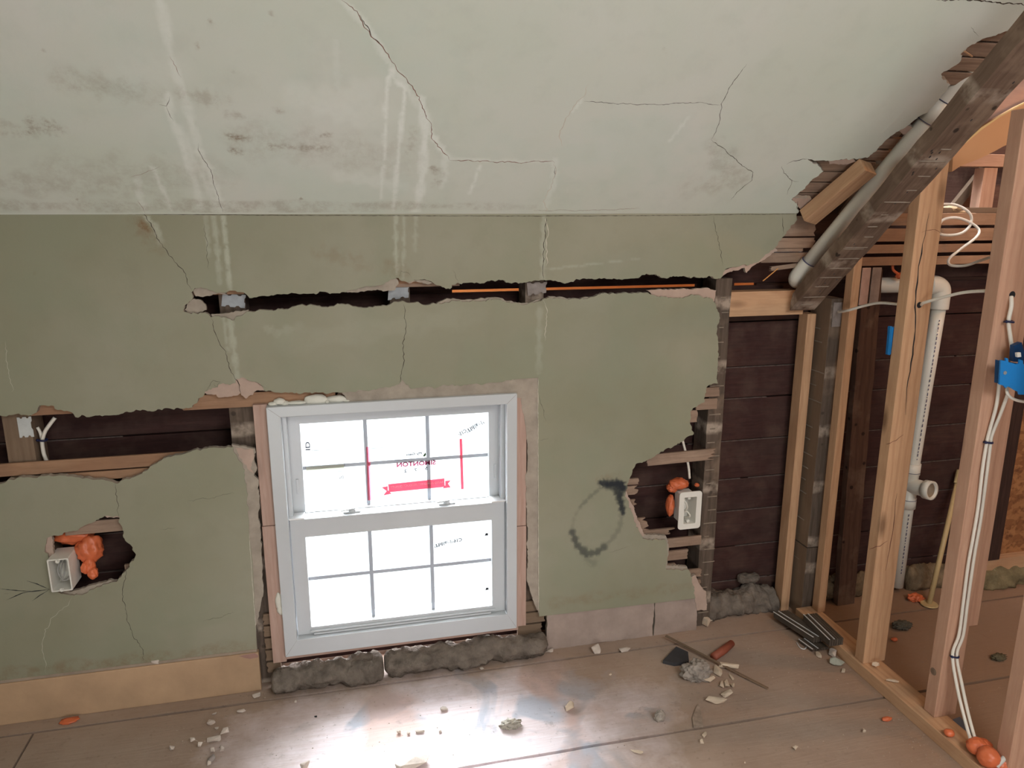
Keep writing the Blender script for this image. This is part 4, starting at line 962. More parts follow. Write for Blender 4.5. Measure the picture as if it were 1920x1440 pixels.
# snap the coupling onto the pipe axis
q = (PC(1762, 207, .05)-A).dot(d); cpl.location += (A+d*q)-PC(1762, 207, .05)
for k in (-.031, .031): tube('coupling_mark', [A+d*(q+k), A+d*(q+k+.002)], .0248, RB, vp, 24, False)
# ================================================================== partition framing
T(box('bottom_plate', 1.497, 1.572, -1.12, .0, 0, .038, NEWW, bev=.002), 'new lumber bottom plate running across the floor under the partition studs', 'lumber')
T(box('partition_stud', 1.552, 1.580, -.046, -.012, .0385, 1.30, NEWW, bev=.002), 'slim new stud against the old post, first of the partition from the wall', 'stud')
s2 = T(empty('partition_stud', (1.54, -.32, .0385)), 'new partition stud with a long dark split, between the tee pipe and the wall', 'stud')
box('stud', 1.504, 1.582, -.34, -.302, .0385, 1.555, NEWW, s2, .002)
def sy(px, y): return [PY(u, v, y) for u, v in px]
ribbon('split', sy([(1742, 400), (1735, 440), (1728, 475), (1722, 500), (1717, 560), (1716, 620), (1708, 680), (1700, 730), (1698, 778)], -.34), .0034, NY, BLACK, s2, 5, .2, .0006, .02)
ribbon('split', sy([(1682, 925), (1676, 980), (1668, 1030), (1660, 1070)], -.34), .0026, NY, CRACKR, s2, 6, .2, .0006, .02)
ribbon('knot_mark', sy([(1728, 436), (1752, 430), (1765, 438)], -.34), .003, NY, CRACKR, s2, 7, .4, .0006, .01)
ribbon('knot_mark', sy([(1662, 833), (1680, 826), (1694, 815)], -.34), .003, NY, CRACKR, s2, 8, .4, .0006, .01)
ribbon('knot_mark', sy([(1630, 1030), (1650, 1024), (1664, 1014)], -.34), .004, NY, CRACKR, s2, 9, .4, .0006, .01)
for u, v in ((1724, 572),): V, F = lathe([(.0005, 0), (.0085, 0)], PY(u, v, -.3405), NY, 16); mk('drill_hole', V, F, BLACK, s2)
s3 = T(empty('partition_stud', (1.56, -.58, .0385)), 'new partition stud carrying the blue box and the pair of cables', 'stud')
box('stud', 1.528, 1.598, -.60, -.562, .0385, 1.62, PINKW, s3, .002)
V, F = lathe([(.0005, 0), (.009, 0)], PY(1898, 553, -.6005), NY, 16); mk('drill_hole', V, F, BLACK, s3)
V, F = lathe([(.0005, .0012), (.006, .0012), (.0065, .0004), (.010, .0004), (.0105, 0)], PX(1750, 1259, 1.528), (-1, 0, 0), 18); mk('knot', V, F, OLDS, s3)
T(box('partition_stud', 1.645, 1.697, -.535, -.50, .26, 1.60, PINKW, bev=.002), 'pinkish stud just behind the stud with the blue box, ending above the floor', 'stud')
s4 = T(empty('partition_stud', (1.58, -.79, .0385)), 'partition stud cut by the lower right corner of the view, beside the orange foam', 'stud')
box('stud', 1.548, 1.622, -.815, -.777, .0385, 1.50, PINKW, s4, .002)
# ================================================================== the room beyond
for k, (vt, vb) in enumerate(((400, 423), (429, 453), (459, 475), (482, 498))):
    zt, zb_ = PY(1650, vt, .03).z, PY(1650, vb, .03).z
    T(box('far_room_lath', 1.600, 2.42, .030, .040, zb_, zt, LATHO, bev=.001, wob=.0006), 'warm brown horizontal board on the wall beyond the studs, %s of four' % ORD[k], 'lath')
T(box('far_room_plate', 1.72, 2.5, .045, .125, 1.385, 1.402, OLDS), 'flat old plate on top of the horizontal boards beyond the studs', 'lumber')
T(bar('far_room_stud', (1.728, .048, .0), (1.688, .048, 1.205), .070, .026, m_wood('dark_reddish_lumber', (.085, .045, .03), (.12, .065, .045), (.06, .03, .022), holes=.8, patch=.25, rough=.9), up=(0, 1, 0), wob=.002), 'dark leaning old stud under the metal straps, left of the split stud', 'stud')
ztp = PY(1620, 502, .03).z; zbt = PY(1620, 572, .03).z
T(box('strap_plate', PY(1613, 540, .03).x, PY(1629, 540, .03).x, .0285, .032, zbt, ztp, m_plain('pinkish_steel', (.58, .42, .36), .5, .2, 30, .2, .001, .4, .4)), 'pinkish metal strap crossing the far horizontal pipe, left one', 'metal plate')
T(box('strap_plate', PY(1632, 540, .03).x, PY(1649, 540, .03).x, .0285, .032, zbt, ztp, m_plain('grey_steel', (.36, .30, .27), .5, .2, 30, .2, .001, .4, .4)), 'grey metal strap crossing the far horizontal pipe, right one', 'metal plate')
zc = PY(1700, 534, .09).z
hp = T(empty('drain_pipe', (2.0, .09, zc)), 'white plastic drain pipe behind the metal straps, dropping to the floor with a side outlet', 'pipe')
vx = PY(1757, 590, .09).x-.002
tube('horizontal_run', [(1.66, .09, zc+.002), (1.85, .09, zc), (vx-.03, .09, zc-.003)], .026, PVC, hp, 24, False)
tube('elbow', [(vx-.05, .09, zc-.003), (vx-.02, .09, zc-.004), (vx, .088, zc-.02), (vx, .085, zc-.06), (vx, .085, zc-.085)], [.031, .032, .032, .031, .031], PVC, hp, 24)
tx = PY(1706, 905, .085).x; tz = PY(1706, 910, .085).z
vv = tube('vertical_run', [(vx, .085, zc-.07), ((vx+tx)/2, .085, (zc+tz)/2), (tx, .085, tz), (tx-.0, .085, .02)], .0235, PVC, hp, 24, False)
te = mk('tee_fitting', *join([lathe([(.0235, -.085), (.029, -.085), (.029, -.045), (.0265, -.043), (.0265, .043), (.029, .045), (.029, .085), (.0235, .085)], (tx, .085, tz), (0, 0, 1)),
    tube_geo(catmull([(tx, .085, tz), (tx+.004, .06, tz+.004), (tx+.012, .03, tz+.006)]), .028, 24, cap=False),
    lathe([(.026, 0), (.034, .002), (.034, .028), (.0265, .028), (.0262, -.02)], (tx+.014, .028, tz+.006), (.25, -1, .12))]), PVC, hp, True)
V, F = lathe([(.0255, .020), (.0255, -.022), (.0005, -.024)], (tx+.014, .028, tz+.006), (.25, -1, .12)); mk('outlet_socket', V, F, m_plain('shadowed_tan_socket', (.42, .33, .24), .6, .1), hp, True)
for k in (-.052, .052): tube('joint_mark', [(tx, .085, tz+k), (tx, .085, tz+k+.002)], .0293, RB, hp, 24, False)
# printed line on the pipe
for k, t in enumerate(np.linspace(.10, .86, 42)):
    pass
V, F = [], []; r = random.Random(3); z = zc-.12
while z > .08:
    h = r.uniform(.003, .012)
    if abs(z-tz) > .10:
        x = vx+(tx-vx)*min(1, max(0, (zc-z)/(zc-tz))); k = len(V); q = -.0238
        a_ = radians(-62)
        V += [(x+.0239*sin(a_)*.35-.002, .085-.0238, z), (x+.002-.008, .085-.0238, z), (x+.002-.008, .085-.0238, z-h), (x-.0104, .085-.0238, z-h)]; F.append((k, k+1, k+2, k+3))
    z -= h+r.uniform(.003, .009)
tag(mk('pipe_lettering', V, F, RB, vv), kind='stuff')
ob = T(empty('osb_panel', (2.8, .09, .08)), 'rust-coloured chipboard panel low on the wall at the right edge', 'panel')
mk('panel', [Vector(p) for p in [(2.38, .075, .10), (3.29, .075, .10), (3.29, .075, .86), (2.38, .075, .86), (2.38, .09, .10), (3.29, .09, .10), (3.29, .09, .86), (2.38, .09, .86)]],
   [(0, 1, 2, 3), (7, 6, 5, 4), (0, 4, 5, 1), (1, 5, 6, 2), (2, 6, 7, 3), (3, 7, 4, 0)], OSBM, ob)
T(box('sill_rail', 2.30, 3.28, .042, .128, .055, .105, NEWW), 'pale horizontal rail under the chipboard panel', 'lumber')
T(box('far_room_stud', 2.305, 2.378, .035, .128, .106, 1.20, DECKW), 'near-black stud between the red boards and the chipboard panel', 'stud')
# things above the far plate
T(box('short_stud', PY(1832, 350, .07).x, PY(1857, 350, .07).x, .05, .09, 1.402, PY(1840, 315, .07).z, PINKW), 'short orange-lit cripple stud above the horizontal boards', 'stud')
T(box('upper_rail', 1.90, 2.6, .045, .095, PY(1850, 314, .07).z+.001, PY(1850, 290, .07).z, PINKW), 'orange-lit rail over the short cripple stud', 'lumber')
T(bar('dark_brace', PY(1785, 393, .138), PY(1850, 312, .138), .03, .018, OLDS, up=(0, 1, 0)), 'dark diagonal brace in the far upper corner behind the studs', 'lumber')
arc = T(empty('curved_board', PY(1840, 290, -.22)), 'curved orange-tan board arching behind the top of the studs', 'board')
top = [(1787, 293), (1807, 271), (1840, 242), (1873, 220), (1911, 199), (1960, 176)]; bot = [(1960, 248), (1902, 266), (1882, 274), (1864, 284), (1840, 296), (1815, 306), (1800, 312), (1785, 322)]
prism('board', [PY(u, v, -.22) for u, v in top+bot], (0, .02, 0), DRYP, arc)
for a, b in zip(top, top[1:]): pass
ribbon('edge_highlight', [PY(u, v-1, -.222) for u, v in top], .006, NY, YEDGE, arc, 3, 0, .001, .05, False)  # highlight on the top edge, put in as a yellow strip
T(prism('back_board', [PY(u, v, -.19) for u, v in [(1770, 312), (1787, 292), (1840, 240), (1911, 197), (1990, 160), (1990, 60), (1880, 100), (1800, 180), (1750, 260)]], (0, .02, 0), m_wood('dusty_rose_plywood', (.33, .20, .16), (.38, .24, .19), (.25, .14, .11))), 'pinkish plywood behind the rafter, above the curved board', 'board')
V, F = [], []
# shredded stuffing on the plate
T(mk('stuffing', *join([blob_geo(PY(u, v, .06)+Vector((0, 0, 0)), (.03, .02, .008), seed=i, amp=.5, freq=2.5, sub=3) for i, (u, v) in enumerate(((1785, 391), (1800, 397), (1812, 402), (1790, 402)))]), m_plain('pale_stuffing', (.50, .36, .22), .9, .3, 40, .8, .003), None, True), 'pale shredded scraps lying on the far plate beside the cable coil', 'scraps')
# ================================================================== electrical
def cable(px, r, label, y=None, pts=None, seg=10, flat_=1.0, extra=None, name='cable', mat=None):
    q = pts or [PY(u, v, y_) for u, v, y_ in px]
    return T(tube(name, q, r, mat or CABLE, None, seg, True, flat_), label, 'cable')
cable([(1572, 585, -.012), (1590, 582, -.075), (1622, 573, -.13), (1650, 568, -.19), (1690, 571, -.27), (1724, 573, -.325), (1732, 568, -.36), (1770, 557, -.42), (1810, 548, -.48), (1860, 545, -.555), (1885, 545, -.575)], .0042, 'white cable threaded through the studs below the rafter')
cable([(1700, 383, -.10), (1740, 384, -.06), (1790, 384, -.03), (1818, 400, -.03), (1820, 420, -.03), (1805, 436, -.03), (1780, 441, -.03), (1760, 436, -.03), (1766, 414, -.03), (1790, 408, -.03), (1815, 415, -.03), (1835, 430, -.04), (1830, 445, -.05), (1800, 468, -.06), (1780, 485, -.08), (1782, 497, -.10), (1810, 498, -.14), (1840, 488, -.2), (1862, 482, -.3), (1867, 495, -.38), (1864, 510, -.42)],
      .0042, 'loose coil of cream cable hanging over the horizontal boards')
for k, px in enumerate(([(1896, 556, -.602), (1896, 575, -.612), (1891, 602, -.610), (1894, 630, -.612), (1899, 662, -.618)],)):
    cable(px, .0048, 'short white cable from the drilled stud down into the blue box')
cable([(1874, 715, -.612), (1868, 760, -.608), (1856, 805, -.607), (1850, 830, -.607), (1842, 880, -.607), (1834, 950, -.607), (1824, 1010, -.607), (1815, 1060, -.607), (1806, 1130, -.607), (1798, 1190, -.612), (1786, 1228, -.612), (1795, 1290, -.64), (1808, 1345, -.68), (1824, 1402, -.735)],
      .0042, 'white cable from the left side of the big blue box down to the orange foam')
cable([(1890, 738, -.625), (1876, 775, -.612), (1860, 815, -.606), (1857, 832, -.607), (1851, 880, -.607), (1842, 950, -.607), (1836, 990, -.607), (1827, 1040, -.607), (1814, 1130, -.607), (1806, 1190, -.612), (1794, 1228, -.612), (1803, 1280, -.64), (1816, 1340, -.68), (1832, 1400, -.735)],
      .0042, 'second white cable beside the first, leaving under the blue box')
cable([(1888, 722, -.63), (1889, 738, -.64), (1900, 748, -.64), (1920, 753, -.64), (1945, 752, -.62)], .0036, 'thin white cable curving right from under the blue box')
cable([(1868, 1437, -.80), (1880, 1424, -.80), (1895, 1410, -.79), (1910, 1398, -.77)], .0065, 'thick grey cable end poking out of the orange foam', mat=m_plain('grey_jacket', (.56, .54, .50), .4, .05))
def tie(u, v, y, lab):
    c = PY(u, v, y); V1 = tube_geo([c+Vector((cos(a)*.0105, sin(a)*.008, sin(a*2)*.001)) for a in np.linspace(0, 2*pi, 17)], .0025, 8); V2 = tube_geo([c+Vector((-.013, -.002, .002)), c+Vector((-.009, -.004, 0))], .0035, 8)
    T(mk('cable_tie', *join([V1, V2]), NAVY, None, True), lab, 'cable tie')
tie(1892, 603, -.611, 'dark blue cable clip above the blue box')
tie(1853, 829, -.607, 'dark blue cable clip halfway down the stud, left of the chipboard')
tie(1790, 1230, -.612, 'dark blue cable clip lowest on the stud, near the knot')
# blue boxes
bx = T(empty('blue_outlet_box', PY(1900, 745, -.64)), 'big bright blue plastic box hung on the stud at the right edge', 'electrical box')
c0 = [(1877, 675), (1886, 677), (1886, 671), (1890, 672), (1891, 679), (1905, 683), (1911, 682), (1912, 674), (1918, 676), (1919, 684), (1962, 690), (1962, 738), (1925, 735), (1920, 740), (1911, 740), (1910, 735), (1903, 732), (1890, 724), (1886, 728), (1882, 723), (1874, 721)]
prism('box_side', [PY(u, v, -.66) for u, v in c0], (0, .004, 0), BLUE, bx)
prism('box_body', [PY(u, v, -.655) for u, v in [(1878, 677), (1960, 690), (1960, 736), (1876, 720)]], (.0, .018, 0), m_plain('dark_blue_plastic', (.010, .06, .17), .4, .1), bx)
prism('upper_bracket', [PY(u, v, -.64) for u, v in [(1902, 648), (1916, 642), (1920, 660), (1919, 680), (1900, 678)]], (0, .012, 0), m_plain('deep_blue_plastic', (.008, .045, .13), .4, .1), bx)
V, F = lathe([(.001, .002), (.004, .002), (.0045, 0)], PY(1884, 699, -.6605), NY, 16); mk('nail_head', V, F, STEEL, bx)
prism('white_screw', [PY(u, v, -.66) for u, v in [(1907, 662), (1914, 661), (1915, 669), (1908, 670)]], (0, .006, 0), BOXW, bx)
b2 = T(empty('blue_outlet_box', PY(1672, 665, -.30)), 'small blue plastic box peeking out left of the split stud', 'electrical box')
prism('box_body', [PY(u, v, -.30) for u, v in [(1670, 614), (1700, 612), (1695, 664), (1668, 664)]], (0, .012, 0), BLUE, b2)
prism('box_rim', [PY(u, v, -.305) for u, v in [(1669, 612), (1673, 612), (1669, 666), (1664, 665)]], (0, .008, 0), m_plain('mid_blue_plastic', (.01, .14, .36), .4, .1), b2)
# outlet boxes in the wall
def shellbox(name, x0, x1, z0, z1, y0, y1, th, mat, par, flange=0.0):
    bm = bmesh.new(); rects_ = []
    def rr(a0, a1, b0, b1, y, rad=.006):
        pts = []
        for cx, cz, s in ((a1-rad, b1-rad, 0), (a0+rad, b1-rad, 1), (a0+rad, b0+rad, 2), (a1-rad, b0+rad, 3)):
            for k in range(5): an = (s+k/4)*pi/2; pts.append(bm.verts.new((cx+rad*cos(an), y, cz+rad*sin(an))))
        return pts
    L = []
    if flange: L += [rr(x0, x1, z0, z1, y1, .004), rr(x0, x1, z0, z1, y0+.004, .004), rr(x0-flange, x1+flange, z0-flange, z1+flange, y0+.004, .010), rr(x0-flange, x1+flange, z0-flange, z1+flange, y0, .010)]
    else: L += [rr(x0, x1, z0, z1, y1, .003), rr(x0, x1, z0, z1, y0, .003)]
    L += [rr(x0+th, x1-th, z0+th, z1-th, y0, .003), rr(x0+th, x1-th, z0+th, z1-th, y1-.003, .003)]
    for a, b in zip(L, L[1:]):
        for k in range(20): bm.faces.new((a[k], a[(k+1) % 20], b[(k+1) % 20], b[k]))
    bm.faces.new(L[0]); bm.faces.new(L[-1]); return mkbm(name, bm, mat, par)
ro = T(empty('outlet_box', (1.065, 0, .40)), 'white outlet box with a wide rim, in the torn wall at the right', 'outlet box')
shellbox('box', 1.037, 1.087, .402, .502, -.018, .045, .004, BOXW, ro, .014)
for z in (.492, .412):
    V, F = lathe([(.001, 0), (.006, 0), (.006, .004)], (1.062, -.006, z), NY, 14); mk('screw_boss', V, F, BOXW, ro)
tube('wires', [(1.05, .03, .49), (1.058, .008, .47), (1.066, .01, .45), (1.06, .025, .43)], .003, CABLE, ro, 8)
T(tube('wire', [(1.065, .02, .41), (1.072, .0, .425), (1.06, .005, .44), (1.05, .02, .42)], .0025, CABLE, None, 8), 'white wire end curled inside the right outlet box', 'wire')
T(mk('fire_foam', *join([blob_geo((1.040, .03, .528), (.032, .026, .018), 3, .18), blob_geo((1.014, .03, .455), (.013, .02, .036), 4, .15), blob_geo((1.02, .035, .515), (.018, .02, .016), 6, .2), blob_geo((1.10, .02, .522), (.008, .008, .006), 8, .2)]), FOAM, None, True), 'orange foam lumps behind the right outlet box', 'foam')
cable([(1280, 826, .03), (1286, 850, .033), (1291, 875, .036), (1293, 897, .036)], .004, 'white cable dropping to the right outlet box')
lo_ = T(empty('outlet_box', (-.765, -.01, .40)), 'white outlet box stuffed with wires, in the hole at the lower left', 'outlet box')
shellbox('box', -.796, -.744, .398, .492, -.028, .045, .0035, BOXW, lo_, 0)
for z in (.486, .403):
    V, F = lathe([(.001, 0), (.0055, 0), (.0055, .004)], (-.770, -.0272, z), NY, 14); mk('screw_boss', V, F, BOXW, lo_)
ww = []
r = random.Random(8)
for k in range(5):
    ww.append(tube_geo(catmull([(-.78+r.uniform(0, .03), .03, .48), (-.785+r.uniform(0, .02), .0, .45), (-.775+r.uniform(0, .015), -.008, .42), (-.76+r.uniform(0, .01), -.004, .43), (-.76+r.uniform(0, .01), .01, .47)]), .0016, 6))
mk('wires', *join(ww), WIRE, lo_, True)
T(mk('fire_foam', *join([blob_geo((-.750, .055, .525), (.050, .028, .026), 11, .25), blob_geo((-.712, .040, .485), (.034, .026, .040), 12, .25), blob_geo((-.711, .022, .440), (.015, .016, .024), 14, .2), blob_geo((-.703, .012, .424), (.013, .013, .017), 15, .2), blob_geo((-.722, .014, .44), (.010, .014, .016), 16, .2)]), FOAM, None, True), 'bulky orange foam behind the lower left outlet box', 'foam')
# cables in the left gap
cable([(103, 783, .05), (94, 795, .05), (85, 808, .05), (80, 822, .05), (79, 830, .05), (82, 850, .05), (88, 866, .05)], .005, 'pale cable curving down inside the left wall gap')
cable([(70, 801, .055), (75, 810, .055), (78, 822, .055), (81, 840, .058), (86, 866, .058)], .004, 'shorter pale cable tied to the curved one in the left wall gap')
tie(80, 825, .048, 'dark cable tie holding two cables in the left wall gap')
T(mk('fire_foam', *join([blob_geo(PY(1838-0, 1404, -.74)+Vector((-.012, 0, .010)), (.026, .024, .020), 21, .12), blob_geo(PY(1842, 1404, -.74)+Vector((0, 0, .008)), (.022, .02, .018), 22, .12), blob_geo(PY(1852, 1425, -.78)+Vector((0, 0, .010)), (.026, .026, .026), 23, .08), blob_geo(PY(1875, 1435, -.79)+Vector((0, 0, .010)), (.024, .024, .020), 24, .15)]), FOAM, None, True), 'glossy orange foam blobs on the bottom plate where the cables go down', 'foam')
T(blob('foam_drop', PF(1780, 1374, .048), (.013, .012, .0095), FOAM, seed=25, amp=.12, sub=3), 'round orange foam drop on the bottom plate', 'foam')
T(blob('foam_drop', PF(1663, 1348, .006), (.016, .007, .006), FOAM, seed=26, amp=.2, sub=3), 'pointed orange foam drop on the floor left of the bottom plate', 'foam')
T(blob('foam_drop', PF(1677, 1199, .006), (.011, .008, .006), FOAM, seed=27, amp=.2, sub=3), 'tiny orange foam drop on the floor beyond the split stud', 'foam')
T(blob('foam_drop', PF(130, 1351, .004), (.024, .014, .005), FOAM, seed=28, amp=.3, sub=3), 'flat orange foam scrap on the floor at the lower left', 'foam')
T(blob('fire_foam', PF(1716, 1120, .012), (.028, .02, .014), FOAM, seed=29, amp=.4, sub=4), 'crumpled orange scrap on the floor beside the leaning tan pipe', 'foam')
c_ = PY(1688, 517, .05)
T(mk('fire_foam', *join([blob_geo(c_, (.018, .012, .011), 61, .2, 1.8, 3), tube_geo(catmull([c_+Vector((-.005, 0, .004)), c_+Vector((-.030, 0, .020)), c_+Vector((-.032, 0, .042)), c_+Vector((-.010, 0, .056)), c_+Vector((.02, 0, .052))]), .0045, 8)]), FOAM, None, True), 'curled orange foam string hanging above the far horizontal pipe', 'foam')
T(mk('white_foam', *join([blob_geo(PY(u, v, .012), (a, .012, b), 30+i, .14, 1.8, 3) for i, (u, v, a, b) in enumerate(((512, 757, .014, .006), (524, 753, .016, .010), (534, 756, .012, .007), (556, 755, .028, .006), (592, 750, .032, .016), (613, 753, .006, .006), (632, 748, .030, .011), (650, 750, .012, .005)))]), WFOAM, None, True), 'cream foam bulges along the top left of the window frame', 'foam')
T(mk('white_foam', *join([blob_geo(PY(u, v, .006), (.012, .010, b), 50+i, .15, 1.8, 3) for i, (u, v, b) in enumerate(((524, 1128, .030), (527, 1142, .018)))]), WFOAM, None, True), 'cream foam bulge at the lower left side of the window frame', 'foam')
# ================================================================== wood strips round the window
T(box('window_strip', -.250, -.213, .004, .05, .520, .876, GREYW, bev=.0015), 'pinkish wood strip left of the window, upper piece', 'wood strip')
T(box('window_strip', -.252, -.213, .004, .05, .080, .518, GREYW, bev=.0015), 'pinkish wood strip left of the window, lower piece', 'wood strip')
T(box('window_strip', .4905, .523, .004, .05, .445, .886, GREYW, bev=.0015), 'pinkish wood strip right of the window, upper piece', 'wood strip')
T(box('window_strip', .4905, .524, .004, .05, .100, .443, GREYW, bev=.0015), 'pinkish wood strip right of the window, lower piece', 'wood strip')
T(box('window_strip', -.251, .500, .010, .05, .084, .104, GREYW, bev=.0015), 'wood strip under the window frame, above the grey insulation', 'wood strip')
# ================================================================== insulation
def batt(name, x0, x1, yc, zc, ry, rz, label, seed, mat=INSUL, n=110, m=26, fr=13.0, am=.42, tap=1.0, zfun=None):
    V = []; F = []; off = Vector((seed*5.1, seed, 0))
    for i in range(n+1):
        t = i/n; x = x0+(x1-x0)*t; e = min(1, (t*n+.4)/5, (n-t*n+.4)/5)**.3
        for k in range(m):
            a = 2*pi*k/m; p = Vector((x*fr, cos(a)*1.1, sin(a)*1.1))
            q = 1+am*noise.fractal(p+off, 1.0, 2.0, 4)+.42*abs(noise.noise(p*2.3+off))-.10+.12*abs(noise.noise(p*6+off))
            zz = zc+(zfun(t) if zfun else 0)+sin(a)*rz*q*e*tap**t
            V.append(Vector((x, yc+cos(a)*ry*q*e, max(.0005, zz))))
    for i in range(n):
        for k in range(m): F.append((i*m+k, i*m+(k+1) % m, (i+1)*m+(k+1) % m, (i+1)*m+k))
    F += [tuple(range(m))[::-1], tuple(n*m+k for k in range(m))]
    return T(mk(name, V, F, mat, None, True), label, 'insulation')
batt('insulation_roll', -.258, .070, -.012, .034, .042, .036, 'lumpy grey insulation roll under the left half of the window', 2)
batt('insulation_roll', .072, .589, -.008, .036, .038, .036, 'lumpy grey insulation roll under the right half of the window', 3)
batt('insulation_roll', 1.18, 1.47, .095, .028, .045, .050, 'dark grey insulation heap at the foot of the red boards, left of the pale stud', 4)
BRI = m_plain('brown_insulation', (.20, .145, .09), 1, .35, 22, 1, .008, .05)
batt('insulation_roll', 1.60, 1.950, .100, .02, .030, .060, 'brownish insulation heap on the floor left of the tee pipe', 5, BRI)
batt('insulation_roll', 2.020, 2.24, .092, .02, .032, .062, 'brownish insulation heap on the floor right of the tee pipe', 15, BRI)
batt('insulation_roll', 2.27, 3.25, .06, .02, .05, .04, 'flat greenish-brown insulation strip under the chipboard panel', 6, m_plain('olive_insulation', (.20, .16, .09), 1, .3, 22, 1, .008, .05))
batt('insulation_tuft', 1.33, 1.41, .108, .112, .02, .016, 'small tuft of insulation above the heap at the red boards', 7, n=30)
# ================================================================== leaning tan pipe
tb = PF(1742, 1133, .004); tt = PY(1797, 897, .10)
tp = T(empty('leaning_pipe', tb), 'thin tan plastic pipe with a round foot leaning against the red boards', 'pipe')
tube('pipe', [tb, tt], .009, CPVC, tp, 16, False)
V, F = lathe([(.001, .004), (.028, .004), (.030, .002), (.030, 0)], tb, (0, 0, 1), 20); mk('foot', V, F, CPVC, tp)
dd = (tt-tb).normalized(); V, F = lathe([(.0128, -.02), (.0128, .03), (.010, .032)], tt, dd, 16); mk('end_cap', V, F, CPVC, tp)
# ================================================================== things on the floor
def shard(u, v, dims, seed, label, mat=CHUNK, rot=None, z=0.0, group=None, name='plaster_chunk', cat='plaster chunk', nv=16):
    dims = tuple(q_*(1.7 if max(dims) > .0135 else (1.45 if max(dims) > .0095 else 1.15)) for q_ in dims); r = random.Random(seed); bm = bmesh.new()
    for _ in range(nv):
        p = Vector((r.uniform(-1, 1), r.uniform(-1, 1), r.uniform(-1, 1)))
        if p.length > 1.25: p *= 1.25/p.length
        bm.verts.new((p.x*dims[0]/2, p.y*dims[1]/2, p.z*dims[2]/2))
    h = bmesh.ops.convex_hull(bm, input=bm.verts); bmesh.ops.delete(bm, geom=[v_ for v_ in bm.verts if not v_.link_faces], context='VERTS')
    bmesh.ops.bevel(bm, geom=bm.edges[:], offset=min(dims)*.05, segments=1, affect='EDGES')
    a = r.uniform(0, pi) if rot is None else rot
    bmesh.ops.rotate(bm, verts=bm.verts, cent=(0, 0, 0), matrix=Matrix.Rotation(a, 3, 'Z')); mz = min(v_.co.z for v_ in bm.verts)
    dims = dims; c = PF(u, v, z+dims[2]*.3); bmesh.ops.translate(bm, verts=bm.verts, vec=(c.x, c.y, z-mz+.0002))
    return T(mkbm(name, bm, mat), label, cat, group)
C2 = m_plain('cream_debris', (.58, .47, .36), .85, .15, 30, .6, .002)
